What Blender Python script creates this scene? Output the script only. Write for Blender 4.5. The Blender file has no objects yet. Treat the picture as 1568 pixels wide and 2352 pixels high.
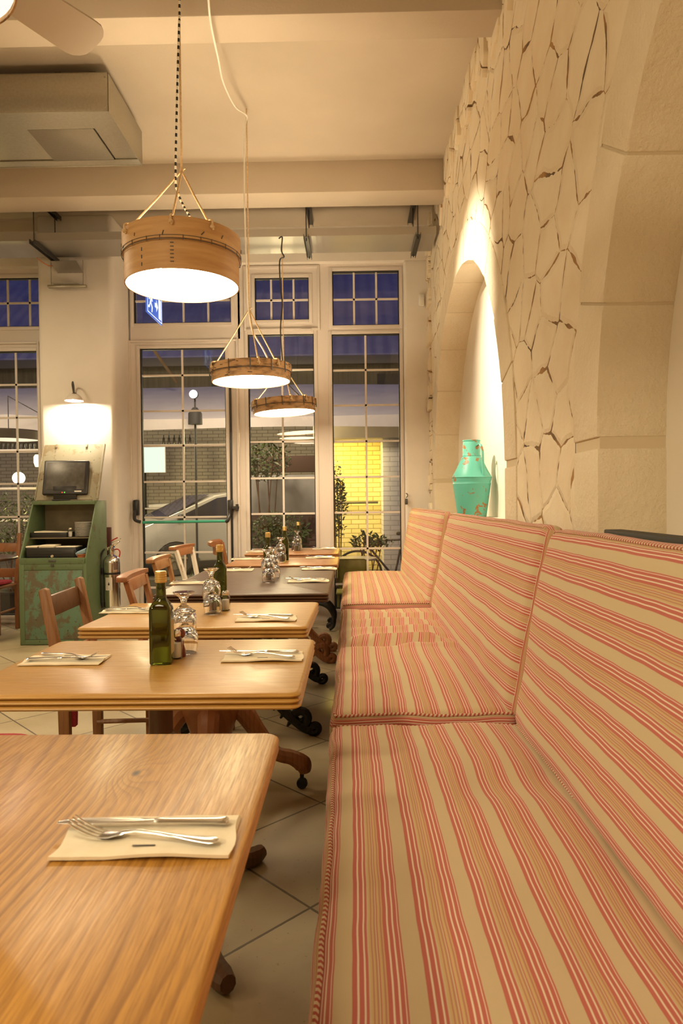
import bpy, bmesh, math, random
from math import sin, cos, pi, radians as RD, sqrt, atan2
from mathutils import Vector as V, Matrix, noise as NZ

SC = bpy.context.scene
COL = SC.collection
random.seed(7)

# ------------------------------------------------------------------ camera
CAM_POS = V((0, 0, 1.21))
F_PX = 1568.0
CAM_R = (Matrix.Rotation(0.0142, 4, 'Z') @ Matrix.Rotation(pi/2 - 0.0164, 4, 'X') @ Matrix.Rotation(-0.0115, 4, 'Z'))
cam_d = bpy.data.cameras.new('camera')
cam_d.sensor_fit = 'HORIZONTAL'; cam_d.sensor_width = 24.0; cam_d.lens = 24.0
cam_d.clip_start = 0.02; cam_d.clip_end = 200
cam_d.dof.use_dof = True; cam_d.dof.focus_distance = 3.0; cam_d.dof.aperture_fstop = 8.0
cam = bpy.data.objects.new('camera', cam_d); COL.objects.link(cam)
cam.matrix_world = Matrix.Translation(CAM_POS) @ CAM_R
SC.camera = cam

def ray(px, py):
    return CAM_R.to_3x3() @ V(((px-784)/F_PX, -(py-1176)/F_PX, -1))
def aY(px, py, y):
    r = ray(px, py); return CAM_POS + r*(y/r.y)
def aX(px, py, x):
    r = ray(px, py); return CAM_POS + r*(x/r.x)
def aZ(px, py, z):
    r = ray(px, py); return CAM_POS + r*((z-CAM_POS.z)/r.z)

# ------------------------------------------------------------------ world, lights, exposure
wd = bpy.data.worlds.new('dusk'); SC.world = wd; wd.use_nodes = True
bg = wd.node_tree.nodes['Background']
bg.inputs[0].default_value = (0.15, 0.16, 0.42, 1); bg.inputs[1].default_value = 0.42
SC.view_settings.view_transform = 'Standard'; SC.view_settings.look = 'None'
SC.view_settings.exposure = 0.0; SC.view_settings.gamma = 1.0
SC.view_settings.use_curve_mapping = False
SC.cycles.use_denoising = True
SC.cycles.max_bounces = 9; SC.cycles.diffuse_bounces = 4; SC.cycles.glossy_bounces = 4
SC.cycles.transmission_bounces = 10; SC.cycles.transparent_max_bounces = 16
SC.cycles.sample_clamp_indirect = 6.0
SC.cycles.caustics_reflective = False; SC.cycles.caustics_refractive = False

WARM = (1.0, 0.78, 0.48)
def lamp(name, kind, loc, power, color=WARM, size=0.1, aim=None, spot=None, blend=0.5):
    d = bpy.data.lights.new(name, kind); d.energy = power; d.color = color
    if kind in ('POINT', 'SPOT'): d.shadow_soft_size = size
    if kind == 'SPOT': d.spot_size = RD(spot); d.spot_blend = blend
    if kind == 'AREA': d.shape = 'DISK'; d.size = size
    o = bpy.data.objects.new(name, d); COL.objects.link(o); o.location = loc
    if aim is not None:
        o.rotation_euler = (V(aim)-V(loc)).to_track_quat('-Z', 'Y').to_euler()
    return o
PEND_W = 25.0            # strength of the diffusers in the pendant lamps
# added fill lights without fixtures, behind and beside the camera
lamp('room_fill', 'AREA', (-4.7, 1.6, 3.3), 45, size=0.6, aim=(-4.7, 1.6, 0))
lamp('room_fill', 'AREA', (-2.5, -1.6, 3.0), 95, size=0.4, aim=(-1.5, -1.0, 0))
lamp('room_fill', 'AREA', (-3.5, 4.7, 3.3), 40, size=0.5, aim=(-3.5, 4.7, 0))
lamp('room_fill', 'POINT', (-2.1, 1.0, 2.5), 22, size=0.15)
# picture light of the niche, fixed to the ceiling beam
lamp('niche_spot', 'SPOT', (-1.0, 4.0, 3.5), 800, color=(1, .84, .60), size=0.03, aim=(0.95, 4.5, 2.25), spot=46, blend=1.0)

# ------------------------------------------------------------------ helpers
def finish(bm, ang=32):
    bmesh.ops.recalc_face_normals(bm, faces=bm.faces)
    lim = RD(ang)
    for f in bm.faces: f.smooth = True
    for e in bm.edges:
        if len(e.link_faces) == 2 and e.calc_face_angle(0) > lim: e.smooth = False
def obj(name, bm, m, parent=None, loc=None, ang=32, recalc=True):
    if recalc: finish(bm, ang)
    me = bpy.data.meshes.new(name); bm.to_mesh(me); bm.free()
    for k in (m if isinstance(m, (list, tuple)) else [m]): me.materials.append(k)
    o = bpy.data.objects.new(name, me); COL.objects.link(o)
    if parent is not None: o.parent = parent
    if loc is not None: o.location = loc
    return o
def tag(o, label, cat, group=None, kind=None):
    o['label'] = label; o['category'] = cat
    if group: o['group'] = group
    if kind: o['kind'] = kind
    return o
def thing(name, label, cat, loc=(0, 0, 0), rz=0.0, group=None):
    o = bpy.data.objects.new(name, None); o.empty_display_size = 0.05; COL.objects.link(o)
    o.location = loc; o.rotation_euler = (0, 0, rz)
    return tag(o, label, cat, group)
def struct(name, bm=None, m=None, parent=None, loc=(0, 0, 0), ang=32):
    if bm is None:
        o = bpy.data.objects.new(name, None); COL.objects.link(o); o.location = loc
    else:
        o = obj(name, bm, m, parent, loc, ang)
    if parent is None: o['kind'] = 'structure'
    return o
def dup(o, loc=None, rz=None, label=None, group=None, parent=None):
    c = o.copy(); COL.objects.link(c)
    if parent is not None: c.parent = parent
    for ch in list(o.children): dup(ch, parent=c)
    if loc is not None: c.location = loc
    if rz is not None: c.rotation_euler = (0, 0, rz)
    if label: c['label'] = label
    if group: c['group'] = group
    return c
def BM(): return bmesh.new()
def box(bm, x0, x1, y0, y1, z0, z1, bev=0.0, mat=None, seg=2):
    x0, x1 = min(x0, x1), max(x0, x1); y0, y1 = min(y0, y1), max(y0, y1); z0, z1 = min(z0, z1), max(z0, z1)
    vs = [bm.verts.new((x, y, z)) for z in (z0, z1) for y in (y0, y1) for x in (x0, x1)]
    fs = [bm.faces.new([vs[i] for i in q]) for q in ((0,2,3,1),(4,5,7,6),(0,1,5,4),(2,6,7,3),(0,4,6,2),(1,3,7,5))]
    if bev > 0:
        es = list({e for f in fs for e in f.edges})
        r = bmesh.ops.bevel(bm, geom=es, offset=bev, segments=seg, affect='EDGES', profile=0.5)
        vs = list({v for f in r['faces'] for v in f.verts})
    if mat is not None: bmesh.ops.transform(bm, matrix=mat, verts=vs)
    return vs
def prism(bm, pts, axis, a, b, bev=0.0, mat=None):
    def mk(p, t):
        return {'X': (t, p[0], p[1]), 'Y': (p[0], t, p[1]), 'Z': (p[0], p[1], t)}[axis]
    A = [bm.verts.new(mk(p, a)) for p in pts]; B = [bm.verts.new(mk(p, b)) for p in pts]
    n = len(pts)
    fs = [bm.faces.new(A), bm.faces.new(list(reversed(B)))]
    for i in range(n): fs.append(bm.faces.new((A[i], B[i], B[(i+1) % n], A[(i+1) % n])))
    vs = A + B
    if bev > 0:
        es = list({e for f in fs for e in f.edges})
        r = bmesh.ops.bevel(bm, geom=es, offset=bev, segments=2, affect='EDGES', profile=0.5)
        vs = list({v for f in r['faces'] for v in f.verts})
    if mat is not None: bmesh.ops.transform(bm, matrix=mat, verts=vs)
    return vs
def tube(bm, pts, r, seg=8, closed=False, cap=True, flat=1.0, uv=None):
    P = [V(p) for p in pts]; n = len(P)
    rr = r if isinstance(r, (list, tuple)) else [r]*n
    T = []
    for i in range(n):
        if closed: t = P[(i+1) % n]-P[i-1]
        else: t = P[min(i+1, n-1)]-P[max(i-1, 0)]
        T.append(t.normalized() if t.length > 1e-9 else V((0, 0, 1)))
    up = V((0, 0, 1)) if abs(T[0].z) < 0.9 else V((1, 0, 0))
    N = (up - T[0]*up.dot(T[0])).normalized()
    rings = []; L = 0; Ls = []
    for i in range(n):
        if i: L += (P[i]-P[i-1]).length
        Ls.append(L)
        N = (N - T[i]*N.dot(T[i])).normalized(); B = T[i].cross(N)
        rings.append([bm.verts.new(P[i] + (N*cos(2*pi*k/seg)*flat + B*sin(2*pi*k/seg))*rr[i]) for k in range(seg)])
    lay = bm.loops.layers.uv.verify() if uv else None
    m = n if closed else n-1
    for i in range(m):
        j = (i+1) % n
        for k in range(seg):
            k2 = (k+1) % seg
            f = bm.faces.new((rings[i][k], rings[i][k2], rings[j][k2], rings[j][k]))
            if uv:
                lj = Ls[j] if j else L + (P[0]-P[-1]).length
                for lp, q in zip(f.loops, ((k, Ls[i]), (k+1, Ls[i]), (k+1, lj), (k, lj))): lp[lay].uv = (q[0]/seg, q[1])
    if cap and not closed:
        bm.faces.new(list(reversed(rings[0]))); bm.faces.new(rings[-1])
    return [v for q in rings for v in q]
def lathe(bm, prof, seg=24, c=(0, 0, 0), axis='Z', closed=False):
    rings = []
    def mk(r, z, a):
        p = (r*cos(a), r*sin(a), z)
        if axis == 'X': p = (p[2], p[0], p[1])
        if axis == 'Y': p = (p[0], p[2], p[1])
        return (p[0]+c[0], p[1]+c[1], p[2]+c[2])
    for r, z in prof:
        if r < 1e-6: rings.append([bm.verts.new(mk(0, z, 0))])
        else: rings.append([bm.verts.new(mk(r, z, 2*pi*k/seg)) for k in range(seg)])
    n = len(rings)
    for i in range(n if closed else n-1):
        a, b = rings[i], rings[(i+1) % n]
        for k in range(seg):
            k2 = (k+1) % seg
            if len(a) == 1 and len(b) == 1: continue
            if len(a) == 1: bm.faces.new((a[0], b[k], b[k2]))
            elif len(b) == 1: bm.faces.new((a[k], a[k2], b[0]))
            else: bm.faces.new((a[k], a[k2], b[k2], b[k]))
    return [v for q in rings for v in q]
def arc(cx, cy, r, a0, a1, n):
    return [(cx + r*cos(a0+(a1-a0)*i/n), cy + r*sin(a0+(a1-a0)*i/n)) for i in range(n+1)]
def smooth_path(pts, n=6):
    P = [V(p) for p in pts]; out = []
    for i in range(len(P)-1):
        p0, p1, p2, p3 = P[max(i-1, 0)], P[i], P[i+1], P[min(i+2, len(P)-1)]
        for k in range(n):
            t = k/n
            out.append(0.5*((2*p1) + (p2-p0)*t + (2*p0-5*p1+4*p2-p3)*t*t + (3*p1-p0-3*p2+p3)*t**3))
    out.append(P[-1]); return out

# ------------------------------------------------------------------ materials
class NT:
    def __init__(s, name):
        s.m = bpy.data.materials.new(name); s.m.use_nodes = True
        s.t = s.m.node_tree; s.b = s.t.nodes['Principled BSDF']; s.out = s.t.nodes['Material Output']
    def n(s, kind, **kw):
        x = s.t.nodes.new('ShaderNode'+kind)
        for k, v in kw.items():
            if k.startswith('i_'):
                key = k[2:]; key = int(key) if key.isdigit() else key.replace('_', ' ')
                x.inputs[key].default_value = v
            else: setattr(x, k, v)
        return x
    def l(s, a, b): s.t.links.new(a, b)
    def math(s, op, a, b=None, c=None):
        x = s.n('Math', operation=op)
        for i, q in enumerate((a, b, c)):
            if q is None: continue
            if isinstance(q, (int, float)): x.inputs[i].default_value = q
            else: s.l(q, x.inputs[i])
        return x.outputs[0]
    def ramp(s, fac, stops, interp='LINEAR'):
        x = s.n('ValToRGB'); cr = x.color_ramp; cr.interpolation = interp
        while len(cr.elements) < len(stops): cr.elements.new(0.5)
        for e, (p, c) in zip(cr.elements, stops):
            e.position = p; e.color = (*c, 1) if len(c) == 3 else c
        s.l(fac, x.inputs[0]); return x.outputs[0]
    def mix(s, fac, a, b, mode='MIX'):
        x = s.n('Mix', data_type='RGBA', blend_type=mode)
        for q, i in ((fac, 0), (a, 6), (b, 7)):
            if isinstance(q, (int, float)): x.inputs[i].default_value = q
            elif isinstance(q, tuple): x.inputs[i].default_value = (*q, 1)
            else: s.l(q, x.inputs[i])
        return x.outputs[2]
    def coords(s, which='Object', scale=(1, 1, 1), rot=(0, 0, 0), loc=(0, 0, 0)):
        c = s.n('TexCoord'); mp = s.n('Mapping')
        mp.inputs['Scale'].default_value = scale; mp.inputs['Rotation'].default_value = rot; mp.inputs['Location'].default_value = loc
        s.l(c.outputs[which], mp.inputs[0]); return mp.outputs[0]
    def noise(s, vec, scale, detail=4, rough=0.55, dist=0.0):
        x = s.n('TexNoise'); x.inputs['Scale'].default_value = scale; x.inputs['Detail'].default_value = detail
        x.inputs['Roughness'].default_value = rough; x.inputs['Distortion'].default_value = dist
        s.l(vec, x.inputs['Vector']); return x.outputs[0]
    def bump(s, h, strength=0.3, dist=0.01):
        x = s.n('Bump'); x.inputs['Strength'].default_value = strength; x.inputs['Distance'].default_value = dist
        s.l(h, x.inputs['Height']); s.l(x.outputs[0], s.b.inputs['Normal']); return x
    def set(s, col=None, rough=None, metal=None, **kw):
        for key, v in (('Base Color', col), ('Roughness', rough), ('Metallic', metal)):
            if v is None: continue
            if isinstance(v, (int, float)): s.b.inputs[key].default_value = v
            elif isinstance(v, tuple): s.b.inputs[key].default_value = (*v, 1)
            else: s.l(v, s.b.inputs[key])
        for k, v in kw.items(): s.b.inputs[k.replace('_', ' ')].default_value = v
        return s.m
def flat(name, col, rough=0.5, metal=0.0, **kw):
    return NT(name).set(col, rough, metal, **kw)
def varied(name, c1, c2, scale=8, rough=0.6, metal=0.0, bump=0.0, stretch=(1, 1, 1), detail=5, lo=0.35, hi=0.65, bs=None, bd=0.004, **kw):
    s = NT(name); v = s.coords(scale=stretch)
    n = s.noise(v, scale, detail)
    c = s.ramp(n, [(lo, c1), (hi, c2)])
    if bump: s.bump(s.noise(v, bs or scale*4, 6), bump, bd)
    return s.set(c, rough, metal, **kw)
def emit(name, col, strength):
    s = NT(name); return s.set((0, 0, 0), 0.5, Emission_Color=(*col, 1), Emission_Strength=strength)
def wood(name, light, dark, axis='X', ring=9.0, rough=0.35, pore=0.5, knot=None, seed=0.0, coat=0.15, tilt=0.08, off=0.05, la=0.68):
    # cut through tilted growth rings: long nested arches along the grain
    s = NT(name); tc = s.n('TexCoord'); sp = s.n('SeparateXYZ'); s.l(tc.outputs['Object'], sp.inputs[0])
    X, Y = (sp.outputs[1], sp.outputs[0]) if axis == 'X' else (sp.outputs[0], sp.outputs[1])   # X across grain, Y along
    if axis == 'Z': X, Y = sp.outputs[0], sp.outputs[2]
    st = {'X': (1.2, 9, 9), 'Y': (9, 1.2, 9), 'Z': (9, 9, 1.2)}[axis]
    sl = {'X': (.8, 4, 4), 'Y': (4, .8, 4), 'Z': (4, 4, .8)}[axis]
    vv = s.coords(scale=sl, loc=(seed, seed*1.7, seed*.6))
    n1 = s.noise(vv, 1.0, 1)
    xc = s.math('ADD', X, s.math('MULTIPLY', s.math('SUBTRACT', n1, 0.5), 0.2))
    if knot:
        kx, ky = knot
        dx = s.math('SUBTRACT', sp.outputs[0], kx); dy = s.math('SUBTRACT', sp.outputs[1], ky)
        r2 = s.math('ADD', s.math('MULTIPLY', s.math('MULTIPLY', dx, dx), 620.0), s.math('MULTIPLY', s.math('MULTIPLY', dy, dy), 230.0))
        g = s.math('EXPONENT', s.math('MULTIPLY', r2, -1.0))
        xc = s.math('ADD', xc, s.math('MULTIPLY', g, 0.085))
    zc = s.math('ADD', s.math('MULTIPLY', Y, tilt), off)
    xx = s.math('MULTIPLY', xc, xc); zz = s.math('MULTIPLY', zc, zc)
    d = s.math('SQRT', s.math('ADD', xx, zz))
    wv2 = s.noise(s.coords(scale=tuple(q*.55 for q in sl), loc=(seed+4, 2, 1)), 1.6, 3)
    saw = s.math('FRACT', s.math('ADD', s.math('MULTIPLY', d, ring*6), s.math('MULTIPLY', wv2, 5.0)))
    late = s.ramp(saw, [(0.0, (.0,)*3), (0.5, (.18,)*3), (0.84, (1,)*3), (0.9, (1,)*3), (1.0, (.0,)*3)])
    pv = s.coords(scale=tuple(q*3.2 if q > 2 else q*.9 for q in st), loc=(seed*3, 0, 0))
    pores = s.noise(pv, 12.0, 4, 0.65)
    pr = s.ramp(pores, [(0.42, (0,)*3), (0.7, (1,)*3)])
    big = s.noise(s.coords(scale=(1, 1, 1), loc=(seed, 0, 0)), 2.2, 2)
    mid = tuple((a+b)/2 for a, b in zip(light, dark))
    lm = s.ramp(s.noise(s.coords(scale=tuple(q*1.3 for q in sl), loc=(1, seed+9, 3)), 1.5, 3), [(.36, (.25,)*3), (.62, (1,)*3)])
    c = s.mix(s.math('MULTIPLY', s.math('MULTIPLY', late, lm), la), light, dark)
    c = s.mix(s.math('MULTIPLY', pr, pore), c, dark)
    c = s.mix(s.math('MULTIPLY', big, 0.35), c, mid)
    if knot:
        kk = s.ramp(r2, [(0.0, (1,)*3), (0.05, (0,)*3)]); c = s.mix(kk, c, (0.04, 0.012, 0.01))
    s.bump(s.math('SUBTRACT', 1.0, s.math('MULTIPLY', s.math('ADD', pr, s.math('MULTIPLY', late, .5)), 1.0)), 0.08, 0.002)
    rr = s.ramp(pores, [(0.3, (rough,)*3), (0.75, (min(rough+.2, 1),)*3)])
    return s.set(c, rr, 0.0, Coat_Weight=coat, Coat_Roughness=0.22)

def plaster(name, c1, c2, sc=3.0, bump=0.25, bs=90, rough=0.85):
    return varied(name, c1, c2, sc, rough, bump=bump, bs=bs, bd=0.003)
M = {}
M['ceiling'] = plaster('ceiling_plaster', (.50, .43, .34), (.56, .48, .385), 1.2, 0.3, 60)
M['plaster'] = plaster('white_plaster', (.80, .75, .69), (.85, .81, .75), 2.0, 0.2, 120)
M['niche'] = plaster('niche_plaster', (.80, .74, .64), (.84, .79, .70), 2.0, 0.15, 100)
M['fan'] = flat('fan_beige', (.52, .45, .37), .45)
M['frame'] = flat('painted_window_frame', (.72, .66, .62), 0.38)
M['gasket'] = flat('window_gasket', (.015, .014, .014), 0.6)
M['steel'] = varied('galvanised_steel', (.40, .37, .295), (.44, .405, .33), 60, 0.32, 0.72, detail=2)
M['steel_dark'] = flat('dark_steel', (.12, .115, .11), 0.45, 0.8)
M['chrome'] = flat('polished_metal', (.78, .76, .72), 0.13, 1.0)
M['cutlery'] = flat('cutlery_metal', (.80, .78, .74), 0.19, 1.0)
M['iron'] = varied('black_cast_iron', (.018, .018, .018), (.04, .038, .035), 30, 0.42, 0.55, bump=0.2)
M['black'] = flat('black_plastic', (.018, .017, .017), 0.35)
M['black_matt'] = flat('black_matt', (.03, .028, .026), 0.7)
M['white'] = flat('white_ceramic', (.82, .80, .76), 0.2)
M['paper'] = varied('paper_napkin', (.86, .77, .58), (.92, .84, .66), 25, 0.9, bump=0.1)
M['rope'] = varied('hemp_rope', (.62, .44, .24), (.78, .60, .38), 90, 0.95, bump=0.5)
M['white_cable'] = flat('white_cable', (.85, .82, .76), 0.5)
M['red'] = flat('red_plastic', (.45, .025, .02), 0.4)
M['red_cloth'] = varied('red_cloth', (.42, .03, .05), (.55, .06, .09), 60, 0.9)
M['gold'] = flat('gold_cap', (.72, .52, .20), 0.3, 0.75)
M['salt'] = flat('salt', (.92, .90, .86), 0.9, Subsurface_Weight=1.0, Subsurface_Radius=(.02, .02, .02), Subsurface_Scale=1.0)
M['pepper'] = varied('peppercorns', (.10, .05, .03), (.25, .13, .08), 300, 0.8)
M['terracotta'] = flat('terracotta', (.50, .16, .06), 0.6)
M['blue_cloth'] = flat('blue_cloth', (.25, .38, .46), 0.8)
M['green_bar'] = flat('green_bar', (.05, .36, .25), 0.35)
M['oak'] = wood('honey_oak', (.62, .32, .062), (.19, .07, .012), 'Y', 9, 0.3, 0.65, knot=(0.235, 0.245), seed=0.0, tilt=0.10, off=0.03, la=.72)
M['oak_x'] = wood('golden_oak', (.57, .325, .078), (.31, .14, .032), 'X', 5, 0.28, 0.45, seed=2.3, la=.26)
M['oak_x2'] = wood('golden_pine_oak', (.57, .33, .09), (.32, .15, .038), 'X', 4, 0.28, 0.45, seed=5.1, la=.24)
M['oak_dark'] = wood('dark_brown_oak', (.095, .042, .017), (.045, .02, .009), 'X', 8, 0.32, 0.4, seed=3.0, coat=.0)
M['oak_mid'] = wood('mid_brown_oak', (.38, .175, .06), (.25, .10, .033), 'X', 8, 0.3, 0.35, seed=4.0)
M['turned'] = wood('turned_dark_wood', (.14, .065, .025), (.07, .03, .012), 'Z', 8, 0.4, 0.3, seed=1.0)
M['turned_red'] = wood('turned_red_wood', (.33, .125, .04), (.19, .065, .02), 'Z', 8, 0.4, 0.3, seed=1.4)
M['chair_a'] = wood('chair_wood', (0.29, 0.13, 0.042), (0.17, 0.07, 0.022), 'Z', 8, 0.42, 0.35, seed=2.0)
M['chair_b'] = wood('chair_red_wood', (0.34, 0.135, 0.045), (0.21, 0.078, 0.025), 'Z', 8, 0.4, 0.3, seed=2.6)
M['chair_c'] = wood('chair_yellow_wood', (0.35, 0.16, 0.05), (0.2, 0.085, 0.026), 'Z', 8, 0.4, 0.3, seed=3.6)
M['sieve'] = varied('bent_sieve_wood', (.48, .265, .105), (.66, .41, .19), 2.2, .5, stretch=(1.6, 1.6, 16), lo=.3, hi=.7, bump=.08)
M['sieve_old'] = varied('old_sieve_wood', (.16, .09, .04), (.50, .30, .14), 14, 0.6, stretch=(1, 1, 3), lo=0.3, hi=0.52, bump=0.2)
def worn_paint():
    s = NT('worn_white_paint'); v = s.coords(scale=(1, 1, .35)); n = s.noise(v, 16, 5)
    k = s.ramp(n, [(.52, (0,)*3), (.56, (1,)*3)])
    s.bump(k, 0.3, 0.002)
    return s.set(s.mix(k, (.74, .68, .60), (.38, .19, .08)), 0.6)
M['worn_white'] = worn_paint()
def green_paint(name, g1, g2, bare, amt):
    s = NT(name); v = s.coords(scale=(1, 1, .75))
    n = s.noise(v, 8.5, 9, 0.68, 0.3); n2 = s.noise(v, 3.0, 3)
    base = s.mix(n2, g1, g2)
    k = s.ramp(n, [(amt-.03, (0,)*3), (amt+.03, (1,)*3)])
    n3 = s.noise(s.coords(), 45, 4); k3 = s.ramp(n3, [(.66, (0,)*3), (.7, (1,)*3)])
    c = s.mix(k, base, bare); c = s.mix(k3, c, (.08, .045, .025))
    s.bump(k, 0.15, 0.001)
    return s.set(c, 0.5)
M['cab_front'] = green_paint('worn_green_front', (.10, .18, .12), (.13, .24, .17), (.125, .11, .07), .51)
M['cab_green'] = green_paint('worn_green_side', (.095, .145, .07), (.12, .18, .09), (.10, .09, .045), .60)
M['cab_lid'] = green_paint('bare_metal_lid', (.30, .27, .19), (.36, .33, .24), (.25, .20, .12), .56)
M['cab_in'] = varied('cabinet_inside', (.16, .13, .08), (.22, .18, .12), 5, 0.7)
def jug_paint():
    s = NT('rusty_turquoise_paint'); v = s.coords()
    n = s.math('ADD', s.math('MULTIPLY', s.noise(v, 24, 6, .6, .4), .7), s.math('MULTIPLY', s.noise(v, 5, 2), .3)); k = s.ramp(n, [(.565, (0,)*3), (.585, (1,)*3)])
    base = s.mix(s.noise(v, 4, 3), (.10, .45, .375), (.14, .53, .44))
    s.bump(s.math('SUBTRACT', 1.0, k), .25, .002)
    return s.set(s.mix(k, base, s.mix(s.noise(v, 60, 3), (.25, .10, .03), (.42, .22, .08))), 0.42)
M['jug'] = jug_paint()
def glass(name, tint=(1, 1, 1), ior=1.5):
    s = NT(name); t = s.t; t.nodes.remove(s.b)
    tr = s.n('BsdfTransparent'); tr.inputs[0].default_value = (*tint, 1)
    gl = s.n('BsdfGlossy'); gl.inputs['Roughness'].default_value = 0.0
    fr = s.n('Fresnel'); fr.inputs[0].default_value = ior
    mx = s.n('MixShader'); k = s.math('MINIMUM', s.math('MULTIPLY', fr.outputs[0], 1.9), 1.0)
    s.l(k, mx.inputs[0]); s.l(tr.outputs[0], mx.inputs[1]); s.l(gl.outputs[0], mx.inputs[2]); s.l(mx.outputs[0], s.out.inputs[0])
    return s.m
M['pane'] = glass('window_glass', (.93, .94, .95))
M['goblet'] = NT('clear_glass').set((1, 1, 1), 0.0, 0.0, Transmission_Weight=1.0, IOR=1.47)
M['shaker_glass'] = glass('shaker_glass', (.98, .98, .97), 1.25)
M['oil'] = NT('green_bottle_glass').set((.085, .11, .008), 0.02, 0.0, Transmission_Weight=0.94, IOR=1.45)
def twist(name, c1, c2, freq=45.0, around=1.0, thr=0.5):
    s = NT(name); tc = s.n('TexCoord'); sp = s.n('SeparateXYZ'); s.l(tc.outputs['UV'], sp.inputs[0])
    q = s.math('FRACT', s.math('ADD', s.math('MULTIPLY', sp.outputs[1], freq), s.math('MULTIPLY', sp.outputs[0], around)))
    k = s.math('GREATER_THAN', q, thr)
    return s.set(s.mix(k, c1, c2), 0.85)
M['piping'] = twist('candy_striped_piping', (.66, .54, .38), (.42, .095, .075), 70.0)
M['check_cord'] = twist('black_white_cord', (.80, .76, .68), (.02, .02, .02), 28.0, 0.0)
def stripes():
    s = NT('red_striped_ticking'); tc = s.n('TexCoord'); sp = s.n('SeparateXYZ'); s.l(tc.outputs['UV'], sp.inputs[0])
    mp = s.n('Mapping'); mp.inputs['Scale'].default_value = (1, 1, 1); s.l(tc.outputs['UV'], mp.inputs[0])
    wob = s.math('MULTIPLY', s.math('SUBTRACT', s.noise(mp.outputs[0], 6, 2), .5), .006)
    u = s.math('FRACT', s.math('DIVIDE', s.math('ADD', s.math('ADD', sp.outputs[0], wob), 10.0), 0.112))
    be, rd, wh, oc, pk = (.58, .475, .295), (.50, .135, .105), (.78, .67, .53), (.58, .41, .20), (.47, .225, .145)
    lay = [(0.0, be), (.25, rd), (.318, wh), (.345, rd), (.412, wh), (.435, rd), (.475, be), (.50, oc), (.53, pk), (.55, oc), (.58, pk), (.605, be), (.625, rd), (.64, oc), (.68, pk), (.705, oc), (.725, rd), (.785, wh), (.81, rd), (.868, wh), (.892, rd), (.95, wh), (.962, rd), (.988, be)]
    st = []
    for i, (p, c) in enumerate(lay):
        if i: st.append((p-.004, lay[i-1][1]))
        st.append((p+.004 if i else 0.0, c))
    # two ramps, as one ramp holds 32 stops
    a = [q for q in st if q[0] < .59]; b = [(.585, a[-1][1])] + [q for q in st if q[0] >= .59]
    c1 = s.ramp(u, a); c2 = s.ramp(u, b)
    c = s.mix(s.math('GREATER_THAN', u, .59), c1, c2)
    th = s.n('Mapping'); th.inputs['Scale'].default_value = (900, 40, 1); s.l(tc.outputs['UV'], th.inputs[0])
    t1 = s.noise(th.outputs[0], 1.0, 2)
    th2 = s.n('Mapping'); th2.inputs['Scale'].default_value = (60, 900, 1); s.l(tc.outputs['UV'], th2.inputs[0])
    t2 = s.noise(th2.outputs[0], 1.0, 2)
    w = s.math('ADD', t1, t2)
    c = s.mix(s.math('MULTIPLY', s.ramp(w, [(.35, (1,)*3), (.75, (0,)*3)]), .35), c, s.mix(.5, c, (.30, .17, .08)))
    s.bump(w, .12, .002)
    return s.set(c, 0.95, Sheen_Weight=0.15)
M['ticking'] = stripes()
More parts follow.
